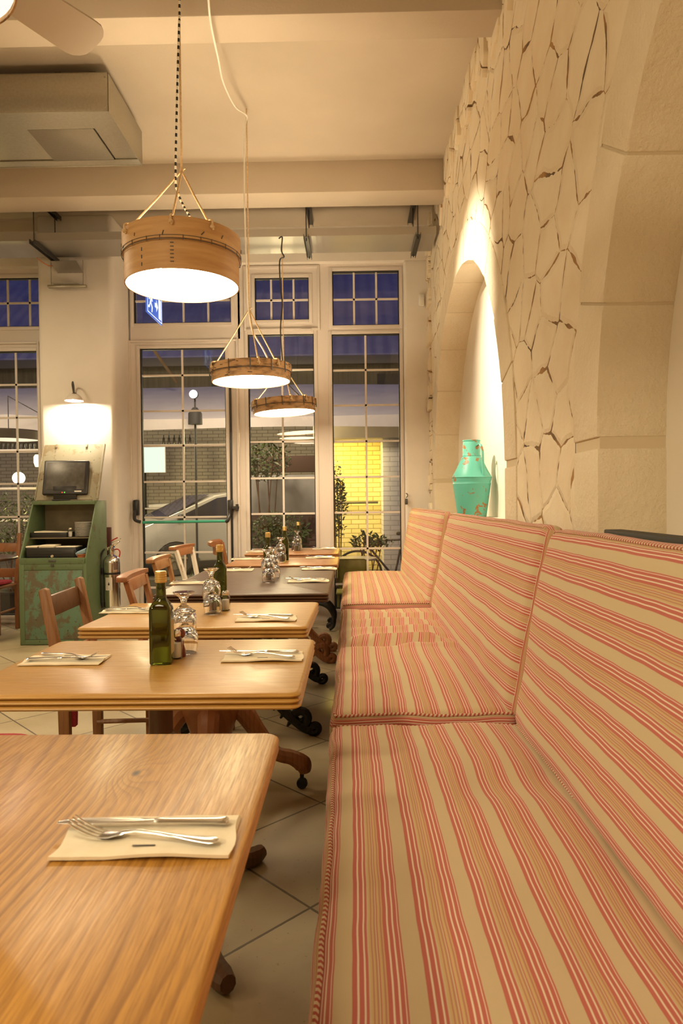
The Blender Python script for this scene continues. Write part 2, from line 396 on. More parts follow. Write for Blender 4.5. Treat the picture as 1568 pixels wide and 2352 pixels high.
def stone_wall():
    s = NT('rubble_stone'); tc = s.n('TexCoord'); sp = s.n('SeparateXYZ'); s.l(tc.outputs['Object'], sp.inputs[0])
    cb = s.n('CombineXYZ'); s.l(sp.outputs[1], cb.inputs[0]); s.l(sp.outputs[2], cb.inputs[1])
    wn = s.n('TexNoise'); wn.inputs['Scale'].default_value = 2.2; wn.inputs['Detail'].default_value = 1.5; wn.inputs['Roughness'].default_value = .5
    s.l(cb.outputs[0], wn.inputs['Vector'])
    wv = s.n('VectorMath', operation='SCALE'); wv.inputs['Scale'].default_value = .22; s.l(wn.outputs['Color'], wv.inputs[0])
    ad = s.n('VectorMath', operation='ADD'); s.l(cb.outputs[0], ad.inputs[0]); s.l(wv.outputs[0], ad.inputs[1])
    mp = s.n('Mapping'); mp.inputs['Scale'].default_value = (3.9, 4.6, 1); mp.inputs['Rotation'].default_value = (0, 0, .3); s.l(ad.outputs[0], mp.inputs[0])
    vo = s.n('TexVoronoi', feature='DISTANCE_TO_EDGE', voronoi_dimensions='2D'); vo.inputs['Scale'].default_value = 1.0; vo.inputs['Randomness'].default_value = .95
    s.l(mp.outputs[0], vo.inputs['Vector'])
    ce = s.n('TexVoronoi', feature='F1', voronoi_dimensions='2D'); ce.inputs['Scale'].default_value = 1.0; ce.inputs['Randomness'].default_value = .95
    s.l(mp.outputs[0], ce.inputs['Vector'])
    msk = s.noise(cb.outputs[0], 5.2, 3, .62)
    wid = s.math('MULTIPLY', s.math('MAXIMUM', s.math('SUBTRACT', msk, .455), 0.0), .23)
    fine = s.math('MULTIPLY', s.math('SUBTRACT', s.noise(cb.outputs[0], 26, 5), .5), .05)
    dd = s.math('ADD', vo.outputs['Distance'], fine)
    crack = s.math('LESS_THAN', dd, wid)
    n = s.noise(cb.outputs[0], 5, 5)
    base = s.ramp(n, [(.3, (.80, .69, .52)), (.55, (.85, .76, .60)), (.75, (.87, .80, .65))])
    sv = s.n('SeparateColor'); s.l(ce.outputs['Color'], sv.inputs[0])
    base = s.mix(s.math('MULTIPLY', sv.outputs[0], .28), base, (.78, .65, .45))
    mort = s.ramp(s.noise(cb.outputs[0], 4, 3), [(.38, (.12, .08, .045)), (.55, (.36, .20, .08)), (.7, (.50, .30, .12))])
    c = s.mix(crack, base, mort)
    h = s.math('MULTIPLY', s.math('MINIMUM', s.math('MAXIMUM', s.math('SUBTRACT', dd, s.math('MULTIPLY', wid, .6)), 0), .09), 8.0)
    h = s.math('ADD', h, s.math('MULTIPLY', sv.outputs[1], .35))
    h = s.math('ADD', h, s.math('MULTIPLY', s.noise(cb.outputs[0], 14, 6), .5))
    s.bump(h, .55, .02)
    return s.set(c, .92)
M['rubble'] = stone_wall()
def dressed():
    s = NT('dressed_limestone'); v = s.coords()
    c = s.ramp(s.noise(v, 4, 5), [(.3, (.76, .66, .49)), (.6, (.81, .72, .56)), (.8, (.84, .76, .61))])
    h = s.math('ADD', s.noise(v, 18, 6, .6), s.math('MULTIPLY', s.noise(v, 70, 4), .5))
    s.bump(h, .6, .016); return s.set(c, .92)
M['dressed'] = dressed()
M['mortar'] = flat('lime_mortar', (.68, .58, .42), .95)
def floor_tiles():
    s = NT('stone_floor_tiles'); v = s.coords(rot=(0, 0, RD(45)), loc=(0, 0, 0))
    sp = s.n('SeparateXYZ'); s.l(v, sp.inputs[0])
    # tile corner at world (-0.135, 2.01); side 0.5
    def edge(o, off):
        q = s.math('FRACT', s.math('ADD', s.math('DIVIDE', s.math('SUBTRACT', o, off), .5), 20.0))
        return s.math('MINIMUM', q, s.math('SUBTRACT', 1.0, q)), s.math('FLOOR', s.math('ADD', s.math('DIVIDE', s.math('SUBTRACT', o, off), .5), 20.0))
    cx = (-.135*cos(RD(45)) - 2.01*sin(RD(45))); cy = (-.135*sin(RD(45)) + 2.01*cos(RD(45)))
    ex, ix = edge(sp.outputs[0], cx); ey, iy = edge(sp.outputs[1], cy)
    e = s.math('ADD', s.math('MINIMUM', ex, ey), s.math('MULTIPLY', s.math('SUBTRACT', s.noise(s.coords(), 30, 4), .5), .006))
    g = s.math('LESS_THAN', e, .0085)
    cb = s.n('CombineXYZ'); s.l(ix, cb.inputs[0]); s.l(iy, cb.inputs[1])
    wn = s.n('TexWhiteNoise'); s.l(cb.outputs[0], wn.inputs['Vector'])
    n = s.noise(s.coords(scale=(1, 1.6, 1)), 3, 6, .6)
    c = s.ramp(n, [(.3, (.42, .34, .20)), (.6, (.52, .44, .28)), (.8, (.58, .50, .34))])
    c = s.mix(s.math('MULTIPLY', wn.outputs['Value'], .45), c, (.34, .27, .16))
    pit = s.ramp(s.noise(s.coords(), 70, 5), [(.66, (0,)*3), (.70, (1,)*3)])
    c = s.mix(s.math('MULTIPLY', pit, .5), c, (.16, .11, .06)); c = s.mix(g, c, (.14, .11, .07))
    s.bump(s.math('SUBTRACT', 1.0, g), .3, .003)
    return s.set(c, s.ramp(n, [(.3, (.32,)*3), (.7, (.5,)*3)]))
M['floor'] = floor_tiles()
def perforated():
    s = NT('perforated_steel'); tc = s.n('TexCoord'); sp = s.n('SeparateXYZ'); s.l(tc.outputs['Object'], sp.inputs[0])
    def cell(o, p): return s.math('SUBTRACT', s.math('FRACT', s.math('ADD', s.math('DIVIDE', o, p), 50.0)), .5)
    a = s.math('MULTIPLY', cell(sp.outputs[0], .05), .05); b = s.math('MULTIPLY', cell(sp.outputs[1], .03), .03)
    r2 = s.math('ADD', s.math('MULTIPLY', s.math('MULTIPLY', a, a), .22), s.math('MULTIPLY', b, b))
    hole = s.math('LESS_THAN', r2, 0.000006)
    s.l(s.math('SUBTRACT', 1.0, hole), s.b.inputs['Alpha'])
    return s.set((.50, .48, .45), .42, .85)
M['perf'] = perforated()
def mesh_grille():
    s = NT('grille_mesh'); v = s.coords()
    w = s.n('TexWave', wave_type='BANDS', bands_direction='X'); w.inputs['Scale'].default_value = 42; s.l(v, w.inputs[0])
    w2 = s.n('TexWave', wave_type='BANDS', bands_direction='Y'); w2.inputs['Scale'].default_value = 42; s.l(v, w2.inputs[0])
    h = s.math('MULTIPLY', w.outputs[1], w2.outputs[1]); s.bump(h, .6, .004)
    return s.set(s.mix(h, (.25, .22, .17), (.60, .55, .44)), .32, .6)
M['grille'] = mesh_grille()
def bricks(name, c1, c2, mo, w=.24, h=.075, axis='Y'):
    s = NT(name); tc = s.n('TexCoord'); sp = s.n('SeparateXYZ'); s.l(tc.outputs['Object'], sp.inputs[0])
    cb = s.n('CombineXYZ'); s.l(sp.outputs[0], cb.inputs[0]); s.l(sp.outputs[2], cb.inputs[1])
    b = s.n('TexBrick'); s.l(cb.outputs[0], b.inputs[0]); b.inputs['Scale'].default_value = 1.0
    b.inputs['Color1'].default_value = (*c1, 1); b.inputs['Color2'].default_value = (*c2, 1); b.inputs['Mortar'].default_value = (*mo, 1)
    b.inputs['Brick Width'].default_value = w; b.inputs['Row Height'].default_value = h; b.inputs['Mortar Size'].default_value = .007
    s.bump(s.math('SUBTRACT', 1.0, b.outputs[1]), .4, .005)
    return s.set(b.outputs[0], .8)
M['brick_cream'] = bricks('cream_bricks', (.52, .46, .34), (.60, .54, .40), (.26, .22, .15))
M['brick_yellow'] = bricks('ochre_bricks', (.72, .60, .24), (.78, .66, .30), (.40, .32, .10))
M['leaf'] = varied('shrub_leaves', (.035, .06, .016), (.09, .12, .03), 9, .45)
M['diff'] = emit('lamp_diffuser', (1.0, .79, .49), PEND_W)
# ------------------------------------------------------------------ the room shell
XW = 0.79            # face of the stone wall
YW = 6.80            # inner face of the window wall
YF = 6.88            # front of the window frames
ZC = 3.93            # ceiling
bm = BM(); box(bm, -7, 1.3, -4, 7.2, -.1, 0); struct('floor', bm, M['floor'])
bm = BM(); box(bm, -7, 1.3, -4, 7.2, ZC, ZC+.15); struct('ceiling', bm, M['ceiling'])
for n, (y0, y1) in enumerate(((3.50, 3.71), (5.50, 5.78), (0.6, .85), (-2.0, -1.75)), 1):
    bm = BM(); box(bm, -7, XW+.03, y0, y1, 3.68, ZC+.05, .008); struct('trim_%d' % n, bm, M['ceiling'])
bm = BM(); box(bm, -7.2, -7, -4, 7.2, 0, ZC); struct('wall_left', bm, M['plaster'])
bm = BM(); box(bm, -7, 1.3, -4.2, -4, 0, ZC); struct('wall_back', bm, M['plaster'])
zt = aY(700, 601, YW).z
bm = BM(); xr = aY(930, 1000, YW).x
box(bm, -7, 1.3, YW, 7.2, zt, ZC); box(bm, xr, 1.3, YW, 7.2, 0, zt+.01, .03, seg=3); box(bm, -7, -5.2, YW, 7.2, 0, zt+.01)
struct('wall_far', bm, M['plaster'])
bm = BM(); box(bm, -2.945, -2.222, 6.44, 7.2, 0, ZC+.02, .05, seg=4); struct('wall_pillar', bm, M['plaster'])

# right wall: rubble with two arched niches
R_IN, BAND, Z_SP = 1.44, 0.235, 1.40
NY = (4.93, 0.74)
R_OUT = R_IN + BAND
bm = BM()
ys = sorted(set([-4.0, YW+.2] + [round(c + R_OUT*cos(pi*k/40), 5) for c in NY for k in range(41)] + [round(-3.8+.15*i, 5) for i in range(72)]))
def hole_top(y, eps=1e-6):
    t = 0
    for c in NY:
        d = abs(y-c)
        if d < R_OUT-eps: t = max(t, Z_SP + sqrt(R_OUT**2-d*d))
    return t
for a, b in zip(ys[:-1], ys[1:]):
    mid = (a+b)/2; inside = any(abs(mid-c) < R_OUT for c in NY)
    za, zb = (max(hole_top(a), Z_SP), max(hole_top(b), Z_SP)) if inside else (0, 0)
    f = [bm.verts.new(p) for p in ((XW, a, za), (XW, b, zb), (XW, b, ZC+.05), (XW, a, ZC+.05))]
    bm.faces.new(f)
bmesh.ops.remove_doubles(bm, verts=bm.verts, dist=1e-5)
# rough edge of the stones where they meet ceiling and window wall
for i in range(70):
    y = -1.0 + i*.112 + random.uniform(-.03, .03)
    if y > 6.75: continue
    z0 = ZC - random.uniform(.10, .3); w = random.uniform(.05, .12); d = random.uniform(.004, .03)
    prism(bm, [(y-w, z0+random.uniform(0, .05)), (y+w*random.uniform(-.3, .3), z0-random.uniform(.02, .12)), (y+w, z0+random.uniform(0, .06)), (y+w*1.05, ZC+.04), (y-w*1.05, ZC+.04)], 'X', XW-d, XW+.01, 0.003)
for i in range(30):
    z = .1 + i*.128; d = random.uniform(.004, .035); h = random.uniform(.05, .075)
    prism(bm, [(6.6+random.uniform(-.05, .05), z-h), (6.83, z-h), (6.83, z+h), (6.62+random.uniform(-.06, .05), z+h*.9)], 'X', XW-d, XW+.01, .003)
struct('wall_right', bm, M['rubble'])
bm = BM()
for c in NY:   # niche back and sill
    box(bm, 1.0, 1.06, c-R_OUT, c+R_OUT, 0, Z_SP+R_OUT)
    box(bm, XW+.002, 1.0, c-R_IN, c+R_IN, .9, 1.085)
struct('wall_niche', bm, M['niche'])
def voussoirs(c):
    bm = BM(); bk = BM(); g = .003
    def block(poly): prism(bm, poly, 'X', XW-.004-random.uniform(0, .006), 1.01, .006)
    for s in (1, -1):
        z = 0.0
        for h in (.56, .41, .40):
            z1 = min(z+h, Z_SP)
            y0, y1 = c+s*R_IN, c+s*R_OUT
            block([(min(y0, y1), z+g), (max(y0, y1), z+g), (max(y0, y1), z1-g), (min(y0, y1), z1-g)]); z = z1
            if z >= Z_SP-1e-3: break
    n = 11
    for i in range(n):
        a0, a1 = pi*i/n + g/R_IN, pi*(i+1)/n - g/R_IN
        inn = [(c+R_IN*cos(a0+(a1-a0)*k/6), Z_SP+R_IN*sin(a0+(a1-a0)*k/6)) for k in range(7)]
        out = [(c+R_OUT*cos(a1-(a1-a0)*k/6), Z_SP+R_OUT*sin(a1-(a1-a0)*k/6)) for k in range(7)]
        block(inn+out)
    # mortar bed behind the joints
    ri = R_IN+.004
    path_i = [(c+ri, 0)] + [(c+ri*cos(pi*k/40), Z_SP+ri*sin(pi*k/40)) for k in range(41)] + [(c-ri, 0)]
    path_o = [(c-R_OUT-.01, 0)] + [(c-(R_OUT+.01)*cos(pi*k/40), Z_SP+(R_OUT+.01)*sin(pi*k/40)) for k in range(41)] + [(c+R_OUT+.01, 0)]
    po = list(reversed(path_o))
    for k in range(len(path_i)-1):
        for x in (XW+.002,):
            bk.faces.new([bk.verts.new((x, *p)) for p in (path_i[k], path_i[k+1], po[k+1], po[k])])
        bk.faces.new([bk.verts.new(q) for q in ((XW+.002, *path_i[k]), (1.0, *path_i[k]), (1.0, *path_i[k+1]), (XW+.002, *path_i[k+1]))])
    return bm, bk
for i, c in enumerate(NY):
    b1, b2 = voussoirs(c)
    root = struct('trim_%d' % (5+i)); struct('arch_stones', b1, M['dressed'], root); struct('mortar_bed', b2, M['mortar'], root)

# ------------------------------------------------------------------ windows and door
def wr(x0, x1, y0, y1, Y=YF):
    ym, xm = (y0+y1)/2, (x0+x1)/2
    return aY(x0, ym, Y).x, aY(x1, ym, Y).x, aY(xm, y1, Y).z, aY(xm, y0, Y).z     # x0 x1 z0 z1
def plate(bm, outer, holes, y0, y1, bev=.004):
    xs = sorted(set([outer[0], outer[1]] + [h[i] for h in holes for i in (0, 1)]))
    # columns of boxes split by holes
    for a, b in zip(xs[:-1], xs[1:]):
        m = (a+b)/2; cuts = sorted([(h[2], h[3]) for h in holes if h[0]-1e-6 < m < h[1]+1e-6]); z = outer[2]
        for c0, c1 in cuts:
            if c0 > z+1e-4: box(bm, a, b, y0, y1, z, c0)
            z = c1
        if outer[3] > z+1e-4: box(bm, a, b, y0, y1, z, outer[3])
def rim(bm, r, w, y0, y1, bev=.003):
    x0, x1, z0, z1 = r
    box(bm, x0-w, x0, y0, y1, z0-w, z1+w, bev); box(bm, x1, x1+w, y0, y1, z0-w, z1+w, bev)
    box(bm, x0, x1, y0, y1, z0-w, z0, bev); box(bm, x0, x1, y0, y1, z1, z1+w, bev)
def unit(name, outer, glasses, sash=None):
    root = struct(name); root.location = (0, 0, 0)
    O = wr(*outer); bm = BM(); G = [wr(*g[0]) for g in glasses]
    plate(bm, O, G, YF, YF+.07)
    for g in G: rim(bm, g, .035, YF-.012, YF+.01)
    for s in (sash or []): rim(bm, wr(*s), .022, YF-.022, YF+.005)
    struct('window_frame', bm, M['frame'], root)
    gk = BM()
    for g in G:
        x0, x1, z0, z1 = g; w = .009
        box(gk, x0, x0+w, YF+.01, YF+.05, z0, z1); box(gk, x1-w, x1, YF+.01, YF+.05, z0, z1)
        box(gk, x0, x1, YF+.01, YF+.05, z0, z0+w); box(gk, x0, x1, YF+.01, YF+.05, z1-w, z1)
    struct('gasket', gk, M['gasket'], root)
    for (g, vx, hy), r in zip(glasses, G):
        x0, x1, z0, z1 = r; mb = BM(); w = .0095
        ym = (g[2]+g[3])/2; xm = (g[0]+g[1])/2
        for p in vx: x = aY(p, ym, YF).x; box(mb, x-w, x+w, YF+.022, YF+.034, z0, z1)
        for p in hy: z = aY(xm, p, YF).z; box(mb, x0, x1, YF+.022, YF+.034, z-w, z+w)
        struct('muntin_grid', mb, M['frame'], root)
        pb = BM(); f = [pb.verts.new(q) for q in ((x0, YF+.04, z0), (x1, YF+.04, z0), (x1, YF+.04, z1), (x0, YF+.04, z1))]; pb.faces.new(f)
        struct('glass_pane', pb, M['pane'], root)
    return root
unit('window_1', (-260, 100, 612, 1436), [((-175, 90, 640, 752), (-92, -38, 15.5, 66), (696,)), ((-175, 90, 808, 1414), (39, -60), (884, 960, 1038, 1112, 1188, 1264, 1340))], sash=[(-178, 92, 792, 1425)])
unit('window_2', (298, 550, 602, 780), [((307, 530, 640, 742), (362, 419.5, 476.6), (689,))])
door = unit('door_1', (298, 550, 780, 1436), [((326, 521, 800, 1398), (421,), (861, 943, 1023, 1106, 1188, 1269, 1350))], sash=[(305, 546, 786, 1430)])
w3 = unit('window_3', (550, 745, 602, 1436), [((585, 709, 638, 735), (622, 673.6), (688,)), ((573, 724, 768, 1398), (650,), (849, 931, 1014, 1098, 1180, 1262, 1344))], sash=[(565, 729, 617, 755)])
unit('window_4', (745, 936, 602, 1436), [((763, 916, 622, 747), (812.5, 864), (686,)), ((765, 920, 767, 1398), (842,), (849, 930, 1013, 1095, 1177, 1260, 1342))])
bm = BM()
for p in (588, 703):
    c = aY(p, 757.5, YF-.02); box(bm, c.x-.05, c.x+.05, c.y-.02, c.y+.01, c.z-.008, c.z+.008, .004)
struct('hinge', bm, M['frame'], w3)
# panic bar and lock of the door
a = aY(327, 1200, YF-.10); b = aY(517, 1197, YF-.10)
pb = struct('panic_bar', None, None, door); pb['label'] = 'green push bar with black arms'; pb.parent = door
bm = BM(); tube(bm, [a, b], .014, 12); o = struct('push_bar', bm, M['green_bar'], pb)
bm = BM()
for px, s in ((313, 1), (529, -1)):
    t = aY(px, 1148, YF-.03); l = aY(px, 1184, YF-.03); e = aY(px + s*10, 1199, YF-.10)
    box(bm, t.x-.026, t.x+.026, YF-.06, YF, l.z, t.z, .01)
    tube(bm, smooth_path([(l.x, YF-.05, l.z+.05), (l.x+.0, YF-.09, l.z), (l.x+s*.012, YF-.105, l.z-.045), (e.x, YF-.10, e.z)], 5), .017, 10)
struct('bar_arms', bm, M['black'], pb)
bm = BM(); t = aY(528, 868, YF-.02); l = aY(528, 1395, YF-.02); tube(bm, [t, (t.x, t.y, l.z)], .011, 8)
struct('lock_rod', bm, M['black'], pb)
bm = BM(); k = aY(541, 1166, YF-.05); box(bm, k.x-.028, k.x+.03, k.y-.03, k.y+.05, k.z-.015, k.z+.015, .004); box(bm, k.x+.005, k.x+.03, k.y-.035, k.y, k.z-.035, k.z+.035, .004)
struct('door_lock', bm, M['black_matt'], door)

# ------------------------------------------------------------------ overhead things
# perforated cable tray with its hangers
tr = thing('cable_tray', 'long perforated galvanised cable tray hanging under the ceiling along the window wall', 'cable tray', (0, 6.13, 3.5))
bm = BM(); box(bm, -5.2, .76, -.2, .2, -.002, .002); obj('tray_floor', bm, M['perf'], tr)
bm = BM(); box(bm, -5.2, .76, -.203, -.2, -.002, .065); box(bm, -5.2, .76, .2, .203, -.002, .065); obj('tray_lip', bm, M['perf'], tr)
for X in (-3.55, -2.72, -.36, .60):
    bm = BM()
    for z in (-.025, .418-.02):
        y1 = .25 if z < 0 else .55
        box(bm, X-.02, X+.02, -.26, y1, z-.002, z+.0, 0); box(bm, X-.022, X-.018, -.26, y1, z-.022, z+.018); box(bm, X+.018, X+.022, -.26, y1, z-.022, z+.018)
    for y in (-.215, .215): tube(bm, [(X, y, -.05), (X, y, .43)], .005, 6)
    obj('hanger', bm, M['steel_dark'], tr)
# short branch of tray dropping towards the pillar
tb = thing('cable_tray', 'short branch of cable tray dropping to the white pillar', 'cable tray', (-2.62, 6.3, 3.44))
bm = BM(); box(bm, -.12, .12, -.02, .24, -.002, .002, mat=Matrix.Rotation(RD(-20), 4, 'X')); box(bm, -.12, .12, .0, .16, -.19, -.186, 0); obj('tray_floor', bm, M['perf'], tb)
bm = BM(); box(bm, -.18, .18, .04, .08, -.215, -.19, .004); tube(bm, [(.15, .06, -.2), (.15, .06, .04)], .004, 6); tube(bm, [(-.15, .06, -.2), (-.15, .06, .04)], .004, 6); obj('hanger', bm, M['steel'], tb)
bm = BM(); w = [aY(85, 592, 6.2), aY(98, 603, 6.25), aY(112, 610, 6.3), aY(120, 611, 6.36)]; tube(bm, smooth_path(w, 5), .005, 6)
tag(obj('electric_wire', bm, M['terracotta']), 'thin reddish wire sagging from cable tray beside the pillar', 'wire')
# ceiling unit of the air conditioning
L, Fy, By, zb, zt2 = -1.457, 4.2, 4.88, 3.61, 3.85
ac = thing('air_conditioner', 'galvanised steel air conditioning unit hanging under the ceiling', 'air conditioner', (L, Fy, zb))
bm = BM(); W = 2.2
box(bm, -W, 0, 0, .006, 0, zt2-zb, .002); box(bm, -.006, 0, 0, By-Fy, 0, zt2-zb, .002); box(bm, -W, 0, By-Fy-.006, By-Fy, 0, zt2-zb, .002); box(bm, -W, 0, 0, By-Fy, zt2-zb-.004, zt2-zb)
for z in (.03, .21): 
    for y in (-.001,): lathe(bm, [(0, -.004), (.005, -.002), (.005, .002)], 8, (-.02, y, z), 'Y')
obj('casing', bm, M['steel'], ac)
bm = BM()
def acx(px, py): p = aZ(px, py, zb); return p.x-L, p.y-Fy
gx1 = acx(213, 297)[0]; gx0 = acx(62, 300)[0]; gy0 = acx(140, 298)[1]; gy1 = acx(190, 370)[1]
D = By-Fy
box(bm, -W, -.006, .006, gy0, .004, .01); box(bm, -W, -.006, gy1, D-.006, .004, .01)
box(bm, gx1+.008, -.006, gy0, gy1, .012, .018); box(bm, -W, gx0-.004, gy0, gy1, .012, .018)
obj('bottom_panel', bm, M['steel'], ac)
bm = BM(); box(bm, gx0, gx1, gy0+.005, gy1-.003, .004, .02, .002); obj('grille', bm, M['grille'], ac)
for x in (-.14, -.52-.6):
    bm = BM(); b0 = zt2-zb
    for dx in (0, -.22): box(bm, x+dx-.02, x+dx+.02, .12, .62, b0-.01, b0+.085, .002)
    box(bm, x-.24, x+.02, .1, .14, b0, b0+.004); obj('bracket', bm, M['steel_dark'], ac)
# ceiling fan, of which one blade shows
tip = aZ(214, 100, 3.0); d2 = aZ(60, 2, 3.0); dr = (tip-d2); dr.z = 0; dr.normalize()
hub = tip - dr*.72
fan = thing('ceiling_fan', 'beige ceiling fan with one rounded blade reaching into view', 'ceiling fan', (hub.x, hub.y, 3.0))
bm = BM(); lathe(bm, [(0, -.07), (.09, -.06), (.11, -.01), (.11, .07), (.05, .12), (.016, .13), (.016, .86), (.07, .88), (.07, .93), (0, .93)], 24); obj('motor', bm, M['fan'], fan)
ba = atan2(dr.y, dr.x)
for k in range(3):
    bm = BM(); pts = [(.16, -.055)] + [(.5, -.085), (.66, -.09)] + arc(.67, -.03, .062, -pi/2, 0, 4)[1:] + arc(.662, .03, .07, 0, pi/2, 4) + [(.5, .09), (.16, .06)]
    prism(bm, pts, 'Z', -.004, .004); box(bm, .08, .2, -.03, .03, -.008, .002, .002)
    bmesh.ops.transform(bm, matrix=Matrix.Rotation(ba + k*2*pi/3, 4, 'Z') @ Matrix.Rotation(RD(-14), 4, 'X'), verts=bm.verts); obj('blade', bm, M['fan'], fan)
# emergency exit sign hanging from the cable tray
p0 = aX(336, 716, -1.66); p1 = aX(371, 748, -1.66)
y0, y1, z0 = p0.y, p1.y, (p0.z+p1.z)/2; h = .235
ex = thing('exit_sign', 'small blue lit exit sign with running figure behind the drum lampshade', 'exit sign', (-1.66, (y0+y1)/2, z0))
hw = (y1-y0)/2
bm = BM(); box(bm, -.006, .006, -hw, hw, 0, h, .002); obj('sign_panel', bm, emit('exit_blue', (.05, .13, .55), 1.1), ex)
bm = BM()
xf = .0075
def quad(pts): prism(bm, [(a*hw, b*h) for a, b in pts], 'X', xf-.001, xf)
for a, b, c, d in ((-.95, .95, .04, .07), (-.95, .95, .93, .96), (-.95, -.91, .04, .96), (.91, .95, .04, .96)): quad([(a, c), (b, c), (b, d), (a, d)])
quad([(.5, .14), (.82, .14), (.82, .86), (.5, .86)])                                   # doorway
quad([(.0, .44), (.2, .44), (.2, .3), (.42, .52), (.2, .74), (.2, .6), (.0, .6)])       # arrow
quad([(-.55, .84), (-.45, .84), (-.42, .74), (-.58, .74)])                              # running figure
quad([(-.66, .72), (-.4, .72), (-.28, .56), (-.34, .52), (-.44, .62), (-.46, .46), (-.3, .34), (-.36, .14), (-.44, .14), (-.42, .32), (-.58, .42), (-.68, .24), (-.86, .2), (-.86, .28), (-.72, .32), (-.6, .52), (-.6, .6), (-.74, .5), (-.8, .56)])
obj('exit_pictogram', bm, emit('exit_white', (.85, .92, 1.0), 1.3), ex)
bm = BM(); box(bm, -.02, .02, -hw, hw, h, h+.03, .004); tube(bm, [(0, hw-.02, h+.02), (0, hw-.02, 3.5-z0)], .006, 6); obj('sign_mount', bm, M['frame'], ex)
# motion sensor on the right jamb
c = aY(969, 688, 6.79); bm = BM(); box(bm, c.x-.035, c.x+.02, c.y-.03, c.y+.01, c.z-.07, c.z+.05, .012)
tag(obj('motion_sensor', bm, M['white']), 'small white motion sensor high on white wall by stone corner', 'sensor')
c = aY(932, 1145, 6.79); bm = BM(); tube(bm, smooth_path([(c.x, c.y-.004, c.z+.05), (c.x+.012, c.y-.02, c.z+.045), (c.x+.012, c.y-.03, c.z+.02), (c.x, c.y-.02, c.z+.01)], 5), .005, 6); box(bm, c.x-.012, c.x+.016, c.y-.025, c.y-.004, c.z-.06, c.z+.0, .006)
tag(obj('wall_hook', bm, M['steel_dark']), 'small dark hook on white wall above the banquette end', 'hook')
